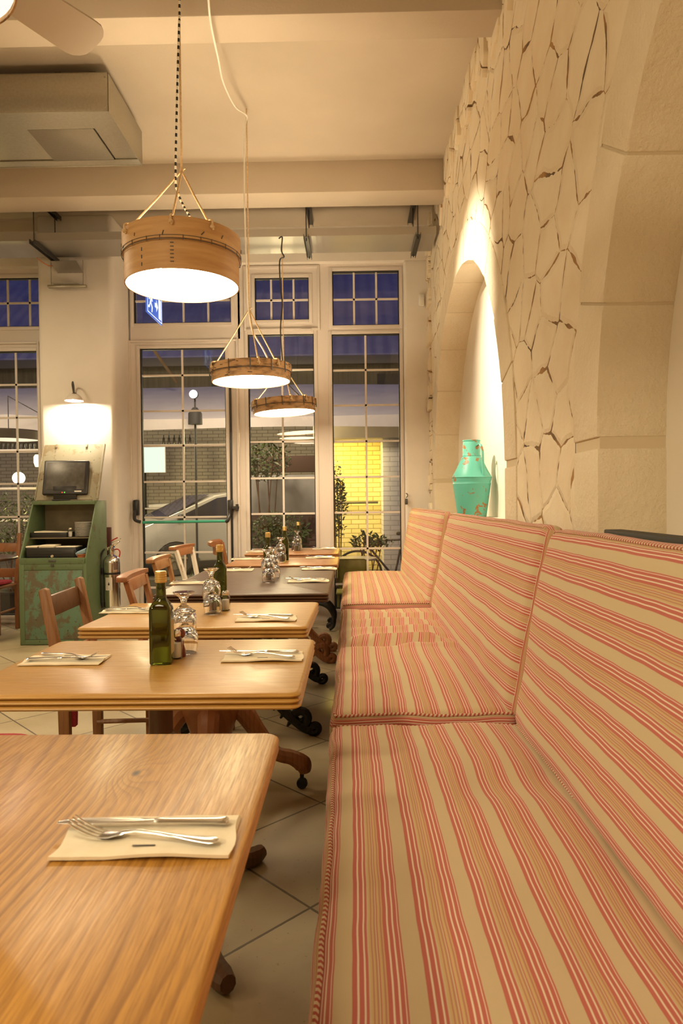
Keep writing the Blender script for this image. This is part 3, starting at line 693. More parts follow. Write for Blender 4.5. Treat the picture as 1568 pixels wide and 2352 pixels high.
# ------------------------------------------------------------------ pendant lamps made of old sieves
def sieve_lamp(label, c, r, h, ring_z, top_z, tilt=(0, 0), drum=False, cable=None, seed=0, apex=None, strength=None):
    rnd = random.Random(seed)
    t = thing('pendant_lamp', label, 'lamp', c, 0, 'sieve pendant lamps')
    T = Matrix.Rotation(tilt[0], 4, 'X') @ Matrix.Rotation(tilt[1], 4, 'Y')
    wd_ = M['sieve'] if drum else M['sieve_old']
    def put(name, bm, m, par=t, **kw):
        bmesh.ops.transform(bm, matrix=T, verts=bm.verts); return obj(name, bm, m, par, **kw)
    th = .006
    ro = r+.009; hoop = BM(); lathe(hoop, [(r, 0), (r, ring_z+.004), (r-th, ring_z+.004), (r-th, 0)], 64, closed=True); n_hoop = len(hoop.faces)
    bm = BM(); lathe(bm, [(ro, ring_z), (ro, h), (r-.001, h), (r-.001, ring_z)], 64, closed=True); put('upper_hoop', bm, wd_)
    bm = BM(); n = 22
    P = [((ro+.002)*cos(2*pi*k/64), (ro+.002)*sin(2*pi*k/64), ring_z-.006) for k in range(64)]
    tube(bm, P, .0022, 6, closed=True)
    if drum: tube(bm, [(p[0], p[1], p[2]+.016) for p in P], .0012, 5, closed=True)
    for k in range(n if drum else 12):
        a = 2*pi*(k+rnd.random()*.4)/(n if drum else 12); e = ro+.0025
        zt_ = ring_z+.012 if drum else h+.004
        tube(bm, [(e*cos(a), e*sin(a), ring_z-.012-(0 if drum else .012)), (e*cos(a), e*sin(a), zt_)], .0016 if drum else .0035, 5)
    put('wire_lacing', bm, M['steel_dark'])
    bm = hoop
    def stitch(a, z, L, tl, rad):
        d = V((-sin(a)*sin(tl), cos(a)*sin(tl), cos(tl))); p = V((rad*cos(a), rad*sin(a), z)); tube(bm, [p-d*L/2, p+d*L/2], .0022, 5)
    if drum:
        for (a, k0) in ((-2.05, 3), (-1.50, 6)):
            for k in range(k0): stitch(a, .03+.09*k/k0*1.15, .016, 0 if k0 == 3 else pi/2, r+.001)
        for k in range(12):
            a = -pi + 2*pi*k/12+rnd.uniform(-.15, .15); stitch(a, rnd.uniform(ring_z+.02, h-.02), rnd.uniform(.012, .022), rnd.uniform(-.5, .9), ro+.001)
    else:
        for k in range(26):
            a = rnd.uniform(-pi, pi); up = rnd.random() < .6
            stitch(a, rnd.uniform(ring_z+.01, h-.008) if up else rnd.uniform(.01, ring_z-.015), rnd.uniform(.01, .03), pi/2+rnd.uniform(-.2, .2), (ro if up else r)+.001)
    bm.faces.ensure_lookup_table()
    for f in list(bm.faces)[n_hoop:]: f.material_index = 1
    put('lower_hoop', bm, [wd_, M['steel_dark']])
    # glowing lining and bulbs
    bm = BM(); lathe(bm, [(0, .012), (r-th-.001, .012), (r-th-.001, .020), (0, .020)], 48)
    md = M['diff'] if strength is None else emit('lamp_diffuser_dim', (1.0, .84, .58), strength)
    put('diffuser', bm, md)
    if drum:
        bm = BM()
        for a in (-1.78,): lathe(bm, [(0, -.016), (.011, -.012), (.016, .0), (.012, .013), (0, .017)], 14, ((r-.03)*cos(a), (r-.03)*sin(a), .006))
        put('bulb', bm, emit('bulb_glow', (1, .85, .62), 160), t)
    # ropes
    ap = V(apex) if apex else V((0, 0, h+.26))
    bm = BM()
    for a in (-2.55, -1.25, -.75) if not drum else (-2.42, -1.50, -.85):
        e = T @ V(((r-.012)*cos(a), (r-.012)*sin(a), h-.004)); tube(bm, [ap, (ap*.5+e*.5)+V((0, 0, -.004)), e], .0052 if drum else .0045, 7)
        k = T @ V(((ro+.008)*cos(a), (ro+.008)*sin(a), h-.03)); tube(bm, smooth_path([e, e+V((0, 0, .012)), k+V((0, 0, .03)), k, k+V((.006, 0, -.012))], 4), .0055, 6)
        lathe(bm, [(0, -.011), (.010, -.006), (.012, 0), (.009, .008), (0, .011)], 10, k)
    obj('rope_sling', bm, M['rope'], t)
    bm = BM(); tz = top_z - c[2]
    tube(bm, [ap-V((0, 0, .012)), (ap.x, ap.y, tz)], .0055 if drum else .005, 7)
    lathe(bm, [(0, -.016), (.009, -.01), (.011, 0), (.008, .012), (0, .016)], 10, (ap.x, ap.y, ap.z))
    tube(bm, [(ap.x, ap.y, ap.z), (ap.x+.02, ap.y-.01, ap.z+.005)], .003, 5)
    obj('rope', bm, M['rope'], t)
    if cable: 
        pts, m, rad = cable; bm = BM(); tube(bm, smooth_path([V(p)-V(c) for p in pts], 6), rad, 7, uv=True); obj('cable', bm, m, t)
    return t
RL = .285
# drum
c1 = (-.826, 3.41, 2.285)
ap1 = aY(417, 392, 3.41)
sieve_lamp('large deep drum lampshade of bent wood, nearest and tallest of the hanging lamps', c1, RL-.006, .235, .138, ZC, drum=True, seed=1, apex=ap1-V(c1),
    cable=([aY(412, -200, 3.40), aY(412, 30, 3.40), aY(411, 60, 3.39), aY(407, 200, 3.39), aY(403, 400, 3.385), aY(408, 440, 3.38), aY(420, 470, 3.36), aY(436, 498, 3.30), aY(440, 510, 3.32)], M['check_cord'], .0055))
c2 = aY(577, 878, 4.76)
ap2 = aY(572, 710, 4.76)
sieve_lamp('middle shallow round sieve lampshade on beige rope with white cable', c2, RL-.012, .112, .062, ZC, tilt=(0, RD(-1)), seed=2, apex=ap2-c2,
    cable=([aY(478, -10, 3.36), aY(484, 55, 3.48), aY(500, 130, 3.75), aY(513, 190, 4.1), aY(540, 245, 4.5), aY(566, 266, 4.73), aY(562, 300, 4.74), aY(561, 450, 4.75), aY(567, 650, 4.755), aY(571, 715, 4.75), aY(580, 760, 4.7), aY(603, 800, 4.58), aY(614, 822, 4.52)], M['white_cable'], .0055))
c3 = aY(653, 949, 6.02)
ap3 = aY(651, 840, 6.02)
sieve_lamp('farthest shallow sieve lampshade hanging from the cable tray on black cable', c3, RL-.012, .11, .058, 3.56, tilt=(0, RD(-3.4)), seed=3, apex=ap3-c3,
    cable=([aY(640, 548, 5.93), aY(648, 545, 5.93), aY(646, 575, 5.95), aY(652, 590, 5.96), aY(642, 600, 5.97), aY(644, 660, 6.0), aY(648, 700, 6.0), aY(644, 760, 6.0), aY(651, 850, 6.0), aY(660, 880, 5.95), aY(690, 912, 5.8)], M['black'], .006))
# the lamp whose rim shows in the corner
sieve_lamp('round lampshade with dark rusty rim cut off in the upper left corner', (-1.245, 1.95, 2.75), RL, .12, .06, ZC, seed=4, strength=1.6)
# added unseen lamp continuing the row, for fill light
sieve_lamp('added sieve lampshade out of view above the nearest oak table', (-.85, .35, 2.35), RL, .12, .06, ZC, seed=5, strength=PEND_W*.6)

# ------------------------------------------------------------------ the banquette
sm = lambda a, b, x: (lambda t: t*t*(3-2*t))(max(0, min(1, (x-a)/(b-a))))
def cushion(name, label, mat4, W, L, H, r=.035, puff=.012, seed=0, folds=(), nz_amp=.006, phase=0.0, group=None, sag=None, back=False):
    t = thing(name, label, 'cushion', mat4.to_translation(), 0, group)
    rot = mat4.to_3x3(); so = V((seed*3.1, seed*1.7, seed))
    nx, ny, nz = int(W/.02), int(L/.025), max(4, int(H/.02))
    def deform(p):
        x, y, z = p
        q = V((min(max(x, r), W-r), min(max(y, r), L-r), min(max(z, r), H-r))); d = V(p)-q
        if d.length > 1e-9: p = q + d.normalized()*r
        else: p = V(p)
        w = sm(.2*H, .95*H, p.z); u, v = x/W, y/L
        fu = 1-(2*u-1)**4; fv = 1-(2*v-1)**6
        n = NZ.noise(V((x*5, y*2.6, z*4))+so)*1.0 + NZ.noise(V((x*13, y*6, z*9))+so)*.35
        p.z += w*(puff*fu*fv + nz_amp*n*1.4)
        edge = 1-sm(0, .05, min(x, W-x))
        p.x += (nz_amp*1.6*NZ.noise(V((2.3, y*3.2, z*3))+so) + .004*NZ.noise(V((1, y*11, z*8))+so)) * (1 if x < W*.5 else .5) * max(edge, .35)
        # belly of the side walls
        s = sin(pi*min(max(z/H, 0), 1))
        if x < .03: p.x -= .012*s
        if y < .03: p.y -= .008*s
        for (fy, fx0, fx1, amp, wid, sl, cv) in folds:
            k = sm(fx0-.06, fx0+.05, x)*(1-sm(fx1-.05, fx1+.06, x))
            dd = (y - fy - sl*(x-W*.5) - cv*(x-W*.5)**2)/wid
            p.z += w*k*amp*math.exp(-dd*dd); p.x += k*amp*.3*math.exp(-dd*dd)
            p.y += w*k*amp*.5*math.exp(-dd*dd)
        if sag: p.z += sag(u, v)*sm(0, H, z)
        return p
    bm = BM(); lay = bm.loops.layers.uv.verify(); cache = {}
    def vert(i, j, k):
        key = (i, j, k)
        if key not in cache: cache[key] = bm.verts.new(rot @ deform((W*i/nx, L*j/ny, H*k/nz)))
        return cache[key]
    def face(idx, uvs):
        f = bm.faces.new([vert(*q) for q in idx])
        for lp, uv in zip(f.loops, uvs): lp[lay].uv = uv
    X = lambda i: W*i/nx + phase; Y = lambda j: L*j/ny; Z = lambda k: H*k/nz
    for i in range(nx):
        for j in range(ny):
            q = ((i, j), (i+1, j), (i+1, j+1), (i, j+1))
            face([(a, b, nz) for a, b in q], [(X(a), Y(b)) for a, b in q])
            face([(a, b, 0) for a, b in reversed(q)], [(X(a), Y(b)) for a, b in reversed(q)])
    for k in range(nz):
        for j in range(ny):
            q = ((j, k), (j, k+1), (j+1, k+1), (j+1, k))
            face([(0, a, b) for a, b in q], [(phase-(H-Z(b)), Y(a)) for a, b in q])
            q = tuple(reversed(q)); face([(nx, a, b) for a, b in q], [(phase+W+(H-Z(b)), Y(a)) for a, b in q])
        for i in range(nx):
            q = ((i, k), (i+1, k), (i+1, k+1), (i, k+1))
            face([(a, 0, b) for a, b in q], [(Z(b)*1.0+.065, X(a)) for a, b in q])
            q = tuple(reversed(q)); face([(a, ny, b) for a, b in q], [(Z(b)+.065, X(a)) for a, b in q])
    obj('cushion_cover', bm, M['ticking'], t, ang=70)
    # piping round the upper seam
    bm = BM()
    def along(z):
        P = []
        for j in range(ny+1): P.append((0, L*j/ny, z))
        for i in range(1, nx+1): P.append((W*i/nx, L, z))
        for j in range(1, ny+1): P.append((W, L*(ny-j)/ny, z))
        for i in range(1, nx): P.append((W*(nx-i)/nx, 0, z))
        out = []
        for p in P:
            d = deform(p); c = V((min(max(p[0], r), W-r), min(max(p[1], r), L-r), min(max(p[2], r), H-r)))
            out.append(rot @ (d + (V(p)-c).normalized()*.003))
        return out
    def back_lines(z):
        P = along(z); return (P[1:ny], P[ny+nx+1:2*ny+nx]) if z == H else ()
    for z in (H, 0): tube(bm, along(z), .0052, 6, closed=True, uv=True) if not back else [tube(bm, q, .0046, 6, uv=True) for q in back_lines(z)]
    obj('piping', bm, M['piping'], t)
    return t
XS = -.07; WS = .64
def seat(y0, y1, ztop, label, **kw):
    H = .14
    return cushion('seat_cushion', label, Matrix.Translation((XS, y0, ztop-H)), WS, y1-y0, H, group='banquette seat cushions', **kw)
seat(-.25, 2.31, .455, 'nearest long red striped seat cushion of the banquette', seed=1, puff=.02, phase=.045, nz_amp=.007,
     folds=((2.0, .35, .62, -.012, .10, .2, 0), (1.35, .45, .62, -.010, .16, .3, 0)))
f2 = [(1.13, .06, .50, .034, .030, -.02, .25), (1.06, .03, .46, -.030, .040, -.02, .25), (1.21, .10, .56, -.018, .04, .05, .2),
      (1.42, .05, .50, .020, .042, .05, -.2), (1.54, .10, .55, -.018, .045, .0, .3), (1.68, .05, .45, .020, .04, .1, .2), (1.80, .1, .6, -.015, .05, 0, 0), (1.93, .1, .6, .012, .04, -.05, 0), (1.0, .3, .62, .014, .03, .12, 0)]
seat(2.33, 4.60, .482, 'wrinkled middle red striped seat cushion of the banquette', seed=2, puff=.018, phase=.045, nz_amp=.006, folds=f2)
seat(4.62, 6.72, .515, 'farthest red striped seat cushion beside the window', seed=3, puff=.03, phase=.045, nz_amp=.004)
def backc(y0, y1, p_bot, p_top, Wd, label, Hc=.10, yaw=0.0, **kw):
    # p_bot, p_top: (X, Z) of the front face at bottom and top
    u = V((p_top[0]-p_bot[0], 0, p_top[1]-p_bot[1])).normalized(); n = V((-u.z, 0, u.x)); y = V((0, 1, 0))
    o = V((p_bot[0], y0, p_bot[1])) - n*Hc
    m = Matrix(((u.x, y.x, n.x, o.x), (u.y, y.y, n.y, o.y), (u.z, y.z, n.z, o.z), (0, 0, 0, 1)))
    m = Matrix.Translation((p_bot[0], y0, 0)) @ Matrix.Rotation(yaw, 4, 'Z') @ Matrix.Translation((-p_bot[0], -y0, 0)) @ m
    return cushion('back_cushion', label, m, Wd, y1-y0, Hc, group='banquette back cushions', back=True, **kw)
backc(-.2, 2.33, (.535, .44), (.675, 1.115), .69, 'nearest red striped back cushion of the banquette at right edge', seed=4, puff=.02, phase=.02, r=.05, Hc=.105, sag=lambda u, v: .012*sin(v*9)*u)
backc(2.335, 4.60, (.52, .45), (.655, 1.135), .69, 'middle red striped back cushion below the turquoise jug', seed=5, puff=.02, phase=.02, r=.05, Hc=.105)
backc(4.605, 6.73, (.502, .47), (.622, 1.14), .68, 'farthest red striped back cushion beside the window', seed=6, puff=.022, phase=.02, r=.048, yaw=RD(1.0))
bn = thing('banquette_bench', 'long built in dark wooden banquette bench under the striped cushions', 'bench', (0, 0, 0))
bm = BM(); box(bm, -.03, .60, -.3, 6.74, .24, .30, .006); obj('seat_board', bm, M['turned'], bn)
bm = BM(); box(bm, .0, .03, -.3, 6.74, 0, .24); obj('front_panel', bm, M['turned'], bn)
bm = BM(); box(bm, .765, .788, -.3, 6.74, .0, 1.06, .004); box(bm, .735, .789, -.3, 2.0, 1.098, 1.118, .004); obj('back_panel', bm, M['black_matt'], bn)

# ------------------------------------------------------------------ turquoise jug in the niche
J = aY(1083, 1100, 4.74); jz = 1.085
jg = thing('milk_jug', 'tall turquoise rusty metal milk jug standing in the arched niche', 'jug', (J.x, 4.74, jz))
bm = BM()
lathe(bm, [(0, .0), (.092, 0), (.098, .006), (.106, .06), (.129, .225), (.131, .232), (.1285, .239), (.130, .25), (.132, .255), (.134, .272), (.139, .276), (.134, .281), (.110, .325), (.072, .405), (.063, .42), (.064, .426), (.061, .433), (.060, .50), (.057, .523), (.061, .527), (.061, .533), (.054, .533), (.054, .45), (.0, .42)], 40)
obj('body', bm, M['jug'], jg)
bm = BM(); a = RD(-62)
tube(bm, smooth_path([(.058*cos(a), .058*sin(a), .49), (.095*cos(a), .095*sin(a), .497), (.118*cos(a), .118*sin(a), .45), (.122*cos(a), .122*sin(a), .36), (.128*cos(a), .128*sin(a), .285)], 6), .011, 8, flat=.5); obj('handle', bm, M['jug'], jg)
# ------------------------------------------------------------------ tables
ZT = .75
def round_rect(w, d, r, inset=0.0, n=6):
    x0, x1, y0, y1 = -w/2+inset, w/2-inset, -d/2+inset, d/2-inset; rr = max(r-inset*.5, .004)
    out = []
    for cx, cy, a in ((x1-rr, y1-rr, 0), (x0+rr, y1-rr, pi/2), (x0+rr, y0+rr, pi), (x1-rr, y0+rr, 1.5*pi)):
        out += [(cx+rr*cos(a+pi/2*k/n), cy+rr*sin(a+pi/2*k/n)) for k in range(n+1)]
    return out
def tabletop(w, d, r, prof):
    # prof: (inset, z) from the top face down
    bm = BM(); rings = []
    for ins, z in prof: rings.append([bm.verts.new((x, y, z)) for x, y in round_rect(w, d, r, ins)])
    bm.faces.new(rings[0]); bm.faces.new(list(reversed(rings[-1])))
    n = len(rings[0])
    for a, b in zip(rings[:-1], rings[1:]):
        for i in range(n): bm.faces.new((a[i], b[i], b[(i+1) % n], a[(i+1) % n]))
    return bm
def reeded(th, k=3, depth=.011):
    pr = [(.010, ZT), (.005, ZT-.0015), (.002, ZT-.004)]
    h = th/k
    for i in range(k):
        for q in range(7):
            a = pi*q/6; z = ZT - h*i - h*q/6
            if i == 0 and q < 3: continue
            pr.append((depth*(1-sin(a)**.75), z))
    pr.append((.012, ZT-th)); return pr
plain = [(.006, ZT), (.002, ZT-.002), (0, ZT-.006), (0, ZT-.013), (.003, ZT-.015), (.001, ZT-.017), (.0, ZT-.024), (.003, ZT-.028), (.012, ZT-.029)]
def table(label, x0, x1, y0, y1, m, prof, r=.02, rz=0.0):
    t = thing('dining_table', label, 'table', ((x0+x1)/2, (y0+y1)/2, 0), rz, 'row of dining tables')
    obj('tabletop', tabletop(x1-x0, y1-y0, r, prof), m, t, ang=50); return t
def turned_col(t, m, prof): 
    bm = BM(); lathe(bm, prof, 28); return obj('pedestal', bm, m, t)
def curved_leg(pts, radii, seg=10, flat=1.0):
    bm = BM(); tube(bm, smooth_path(pts, 5), sum([[radii[i]+(radii[i+1]-radii[i])*k/5 for k in range(5)] for i in range(len(radii)-1)], [])+[radii[-1]], seg, flat=flat); return bm
T1 = table('nearest honey oak table with a knot in its top', -.146-.92, -.146, .46, 1.352, M['oak'], plain, .03)
turned_col(T1, M['turned'], [(0, .16), (.05, .16), (.06, .2), (.045, .26), (.05, .5), (.04, .6), (.07, .69), (.12, .715), (.12, .722), (0, .722)])
for a in (45, 135, 225, 315):
    c, s = cos(RD(a)), sin(RD(a)); obj('leg', curved_leg([(c*.03, s*.03, .22), (c*.14, s*.14, .17), (c*.2, s*.2, .07), (c*.27, s*.27, .03)], [.03, .026, .022, .022]), M['turned'], T1)
T2 = table('second table from the front, golden oak with ridged edge', -.985, -.126, 1.625, 2.28, M['oak_x'], reeded(.042), .028)
turned_col(T2, M['turned'], [(0, .14), (.05, .14), (.06, .17), (.06, .24), (.04, .27), (.032, .45), (.035, .50), (.046, .51), (.05, .525), (.043, .54), (.034, .55), (.034, .66), (.05, .70), (.16, .703), (.16, .709), (0, .709)])
for (x, y) in ((.22, .30), (.22, -.28), (-.22, .3), (-.22, -.28)):
    obj('leg', curved_leg([(x*.1, y*.1, .22), (x*.45, y*.45, .17), (x*.8, y*.8, .055), (x*.98, y*.98, .03), (x*1.1, y*1.1, .032)], [.036, .032, .028, .032, .022]), M['turned'], T2)
T3 = table('third table from the front, golden oak on carved red pedestal', -1.02, -.158, 2.50, 3.118, M['oak_x2'], reeded(.044), .022, RD(-1.2))
turned_col(T3, M['turned_red'], [(0, .12), (.04, .125), (.06, .15), (.05, .19), (.075, .22), (.10, .30), (.125, .36), (.135, .40), (.13, .44), (.105, .46), (.11, .475), (.10, .49), (.06, .51), (.055, .6), (.08, .68), (.18, .70), (.18, .706), (0, .706)])
for i, a in enumerate((8, 98, 188, 278)):
    c, s = cos(RD(a)), sin(RD(a))
    lg = obj('leg', curved_leg([(c*.06, s*.06, .36), (c*.12, s*.12, .35), (c*.19, s*.19, .25), (c*.26, s*.26, .16), (c*.33, s*.33, .135), (c*.375, s*.375, .105), (c*.385, s*.385, .07)], [.04, .046, .036, .03, .032, .038, .024]), M['turned_red'], T3)
    bm = BM(); lathe(bm, [(0, -.012), (.022, -.010), (.024, 0), (.022, .010), (0, .012)], 14, (c*.372, s*.372, .024), 'Y' if abs(c) > .5 else 'X'); box(bm, c*.372-.008, c*.372+.008, s*.372-.008, s*.372+.008, .03, .085); obj('caster', bm, M['iron'], lg)
    k = BM(); q = (c*.335, s*.335, .47)
    lathe(k, [(0, -.02), (.016, -.012), (.022, 0), (.016, .014), (0, .02)], 12, (c*.125, s*.125, .405)); obj('carved_boss', k, M['turned_red'], T3)
T4 = table('long dark brown oak table with ridged edge on black iron legs', -1.0, -.115, 3.39, 4.755, M['oak_dark'], reeded(.046), .015)
def spiral(c, r0, r1, a0, turns, n=22): return [(c[0]+(r0+(r1-r0)*k/n)*cos(a0+turns*2*pi*k/n), c[1], c[2]+(r0+(r1-r0)*k/n)*sin(a0+turns*2*pi*k/n)) for k in range(n+1)]
def iron_end(t, y, m, foot=.36, rad=.02):
    bm = BM()
    for s in (1, -1):
        S = lambda pts: [(p[0]*s, p[1], p[2]) for p in pts]
        tube(bm, S(smooth_path([(.02, y, .70), (.06, y, .60), (.03, y, .48), (.05, y, .36), (.11, y, .24), (.2, y, .13), (.29, y, .05), (foot, y, .03)], 6)), rad*1.0, 8, flat=1.0)
        tube(bm, S(spiral((foot-.05, y, .095), .048, .01, -pi/2, 1.3)), [rad*.9]*12+[rad*.6]*11, 8)
        tube(bm, S(spiral((foot+.025, y, .04), .03, .008, pi, 1.1)), rad*.75, 8)
        tube(bm, S(spiral((.10, y, .40), .075, .02, pi*.9, 1.2)), rad*.8, 8)
        tube(bm, S(spiral((.12, y, .62), .07, .015, pi, 1.2)), rad*.75, 8)
        tube(bm, S(smooth_path([(.0, y, .26), (.09, y, .30), (.17, y, .24)], 5)), rad*.9, 8)
        for k in range(4): 
            a = (.14+.035*k, y, .22-.042*k); tube(bm, S([a, (a[0]-.03, y, a[2]-.045)]), [rad*.8, rad*.2], 6)
        tube(bm, S([(.0, y, .69), (.30, y, .69)]), rad*.9, 6)
    tube(bm, [(0, y, .70), (0, y, .2)], rad*1.15, 8)
    lathe(bm, [(0, -.012), (.03, -.012), (.03, .012), (0, .012)], 14, (0, y, .38), 'Y')
    bmesh.ops.scale(bm, vec=(1, 1, 1), verts=bm.verts)
    return obj('iron_leg', bm, m, t)
iron_end(T4, -.57, M['iron'], .33, .026); iron_end(T4, .42, M['iron'], .33, .024)
bm = BM(); tube(bm, [(0, -.57, .34), (0, .42, .34)], .012, 8); obj('stretcher', bm, M['iron'], T4)
T5 = table('mid brown table just beyond the long dark table', -.93, -.10, 4.945, 5.60, M['oak_mid'], reeded(.034, 2), .015)
iron_end(T5, -.20, M['turned_red'], .33, .03); iron_end(T5, .2, M['turned_red'], .33, .03)
T6 = table('farthest mid brown table in front of the windows', -.945, -.112, 5.97, 6.66, M['oak_mid'], reeded(.034, 2), .015)
for y in (-.03, .25):
    bm = BM()
    for s in (1, -1):
        tube(bm, [(.24*s, y, .71), (.24*s, y, .28)], .022, 8)
        tube(bm, smooth_path([(.1*s, y, .25), (.2*s, y, .27), (.30*s, y, .235), (.355*s, y, .15), (.35*s, y, .06), (.315*s, y, .03)], 6), .021, 8)
        tube(bm, spiral((.315*s, y, .055), .03, .008, -pi/2, s*1.0), .016, 8)
    tube(bm, [(-.24, y, .27), (.24, y, .27)], .016, 8); tube(bm, [(-.3, y, .7), (.3, y, .7)], .016, 6)
    obj('iron_leg', bm, M['iron'], T6)

# ------------------------------------------------------------------ place settings: napkin, knife, fork
def napkin_bm(seed):
    bm = BM(); rnd = random.Random(seed); nx, ny = 16, 8; w, d = .232, .112; layers = []
    def zf(x, y, top):
        u = x/w; v = y/d
        z = .0015 + .003*max(0, sin(u*5+seed))*(.5-v)*1.2 + (.004 if top else .0) + (.003*math.exp(-((v-.02)/.12)**2) if top else 0)
        return z + (.001 if not top else .002)*NZ.noise(V((x*25, y*25, seed)))
    for top in (0, 1):
        G = [[bm.verts.new((-w/2+w*i/nx + .004*top*sin(j*.7), -d/2+d*j/ny, max(.0006, zf(-w/2+w*i/nx, -d/2+d*j/ny, top)))) for j in range(ny+1)] for i in range(nx+1)]
        layers.append(G)
        for i in range(nx):
            for j in range(ny): bm.faces.new((G[i][j], G[i+1][j], G[i+1][j+1], G[i][j+1]))
    a, b = layers
    for i in range(nx):
        bm.faces.new((a[i][0], b[i][0], b[i+1][0], a[i+1][0])); bm.faces.new((a[i][ny], b[i][ny], b[i+1][ny], a[i+1][ny]))
    for j in range(ny):
        bm.faces.new((a[0][j], b[0][j], b[0][j+1], a[0][j+1])); bm.faces.new((a[nx][j], b[nx][j], b[nx][j+1], a[nx][j+1]))
    return bm
def sweep_flat(bm, st):
    # st: (x, y, z, half width, half thickness) stations along x
    rings = []
    for x, y, z, hw, ht in st:
        rings.append([bm.verts.new((x, y+hw*cos(a), z+ht*sin(a))) for a in [2*pi*k/10 for k in range(10)]])
    for a, b in zip(rings[:-1], rings[1:]):
        for k in range(10): bm.faces.new((a[k], a[(k+1) % 10], b[(k+1) % 10], b[k]))
    bm.faces.new(rings[0]); bm.faces.new(list(reversed(rings[-1])))
def knife_parts():
    h = BM(); sweep_flat(h, [(.0, 0, 0, .0045, .003), (.008, 0, 0, .007, .0042), (.014, 0, 0, .0052, .0036), (.05, 0, 0, .006, .0036), (.085, 0, 0, .0075, .004), (.094, 0, 0, .0092, .0045), (.1, 0, 0, .0088, .0042), (.104, 0, 0, .004, .002)])
    b = BM(); sweep_flat(b, [(.002, 0, 0, .0045, .0024), (-.02, .001, 0, .0075, .0014), (-.07, .001, 0, .0095, .0011), (-.10, .0, 0, .0095, .001), (-.122, -.002, 0, .007, .0008), (-.132, -.004, 0, .003, .0006)])
    return h, b
def fork_parts():
    h = BM(); sweep_flat(h, [(-.028, 0, .0055, .0045, .0022), (-.01, 0, .0085, .0034, .0024), (.02, 0, .0075, .0036, .0022), (.06, 0, .004, .0055, .002), (.086, 0, .003, .0085, .0022), (.095, 0, .003, .0095, .0026), (.101, 0, .003, .0085, .0024), (.105, 0, .003, .0035, .0015)])
    b = BM(); sweep_flat(b, [(-.026, 0, .0055, .0045, .0022), (-.034, 0, .0035, .009, .0016), (-.046, 0, .0016, .0118, .0014), (-.056, 0, .0012, .0118, .0013), (-.060, 0, .0013, .0118, .001)])
    for k in range(4):
        y = -.0098+.0065*k
        tube(b, smooth_path([(-.056, y, .0012), (-.072, y*1.03, .004), (-.092, y*1.08, .0125), (-.104, y*1.1, .020)], 4), [.0017]*9+[.0016]*3+[.0008], 6, flat=.7)
    return h, b
napk = None
def setting(px, py, rz, where, first=[], fork_a=12, knife_a=-2, xy=None, fdx=0.0):
    global napk
    p = aZ(px, py, ZT) if xy is None else V((*xy, ZT))
    if not first:
        n = obj('napkin', napkin_bm(1), M['paper']); 
        bb = BM(); box(bb, -.014, .016, -.028, -.025, 0, 0.0006); pr = obj('napkin_print', bb, M['steel_dark'], n, (.0, -.008, .0088)); pr['label'] = 'small dark printed mark'
        k = thing('table_knife', '', 'knife'); h, b = knife_parts(); obj('handle', h, M['cutlery'], k); obj('blade', b, M['cutlery'], k)
        f = thing('table_fork', '', 'fork'); h, b = fork_parts(); obj('handle', h, M['cutlery'], f); obj('tines', b, M['cutlery'], f)
        first += [n, k, f]; N, K, F = n, k, f
    else: N, K, F = [dup(o) for o in first]
    R = Matrix.Rotation(rz, 3, 'Z')
    N.location = (p.x, p.y, ZT+.0003); N.rotation_euler = (0, 0, rz); tag(N, 'folded cream napkin ' + where, 'napkin', 'napkins on the tables')
    q = R @ V((.0, .022, 0)); K.location = (p.x+q.x, p.y+q.y, ZT+.0155); K.rotation_euler = (0, RD(1.5), rz+RD(knife_a)); tag(K, 'table knife on the napkin ' + where, 'knife', 'table knives')
    q = R @ V((-.005+fdx, -.016, 0)); F.location = (p.x+q.x, p.y+q.y, ZT+.0105); F.rotation_euler = (0, 0, rz+RD(fork_a)); tag(F, 'table fork on the napkin ' + where, 'fork', 'table forks')
setting(345, 1928, RD(1), 'of the nearest table by the banquette', fork_a=-9, knife_a=2)
setting(605, 1511, RD(1), 'at the banquette side of second table', fork_a=-17, knife_a=0)
setting(150, 1519, RD(181), 'at the aisle side of second table', fork_a=-22, knife_a=0)
setting(612, 1423, RD(1), 'at the banquette side of third table', fork_a=-20)
setting(300, 1405, RD(179), 'at the aisle side of third table', fork_a=-12)
setting(708, 1336, RD(0), 'at the banquette side of long dark table, near end', fork_a=-8)
setting(733, 1308, RD(0), 'at the banquette side of long dark table, far end', fork_a=-8)
setting(440, 1340, RD(180), 'at the aisle side of long dark table, near end', fork_a=-10)
setting(540, 1311, RD(180), 'at the aisle side of long dark table, far end', fork_a=-10)
setting(735, 1282, RD(0), 'at the banquette side of fifth table from the front', fork_a=-8)
setting(565, 1285, RD(180), 'at the aisle side of fifth table from the front', fork_a=-8)
setting(745, 1261.5, RD(0), 'at the banquette side of the farthest table', fork_a=-8)
setting(594, 1268, RD(180), 'at the aisle side of the farthest table', fork_a=-8)

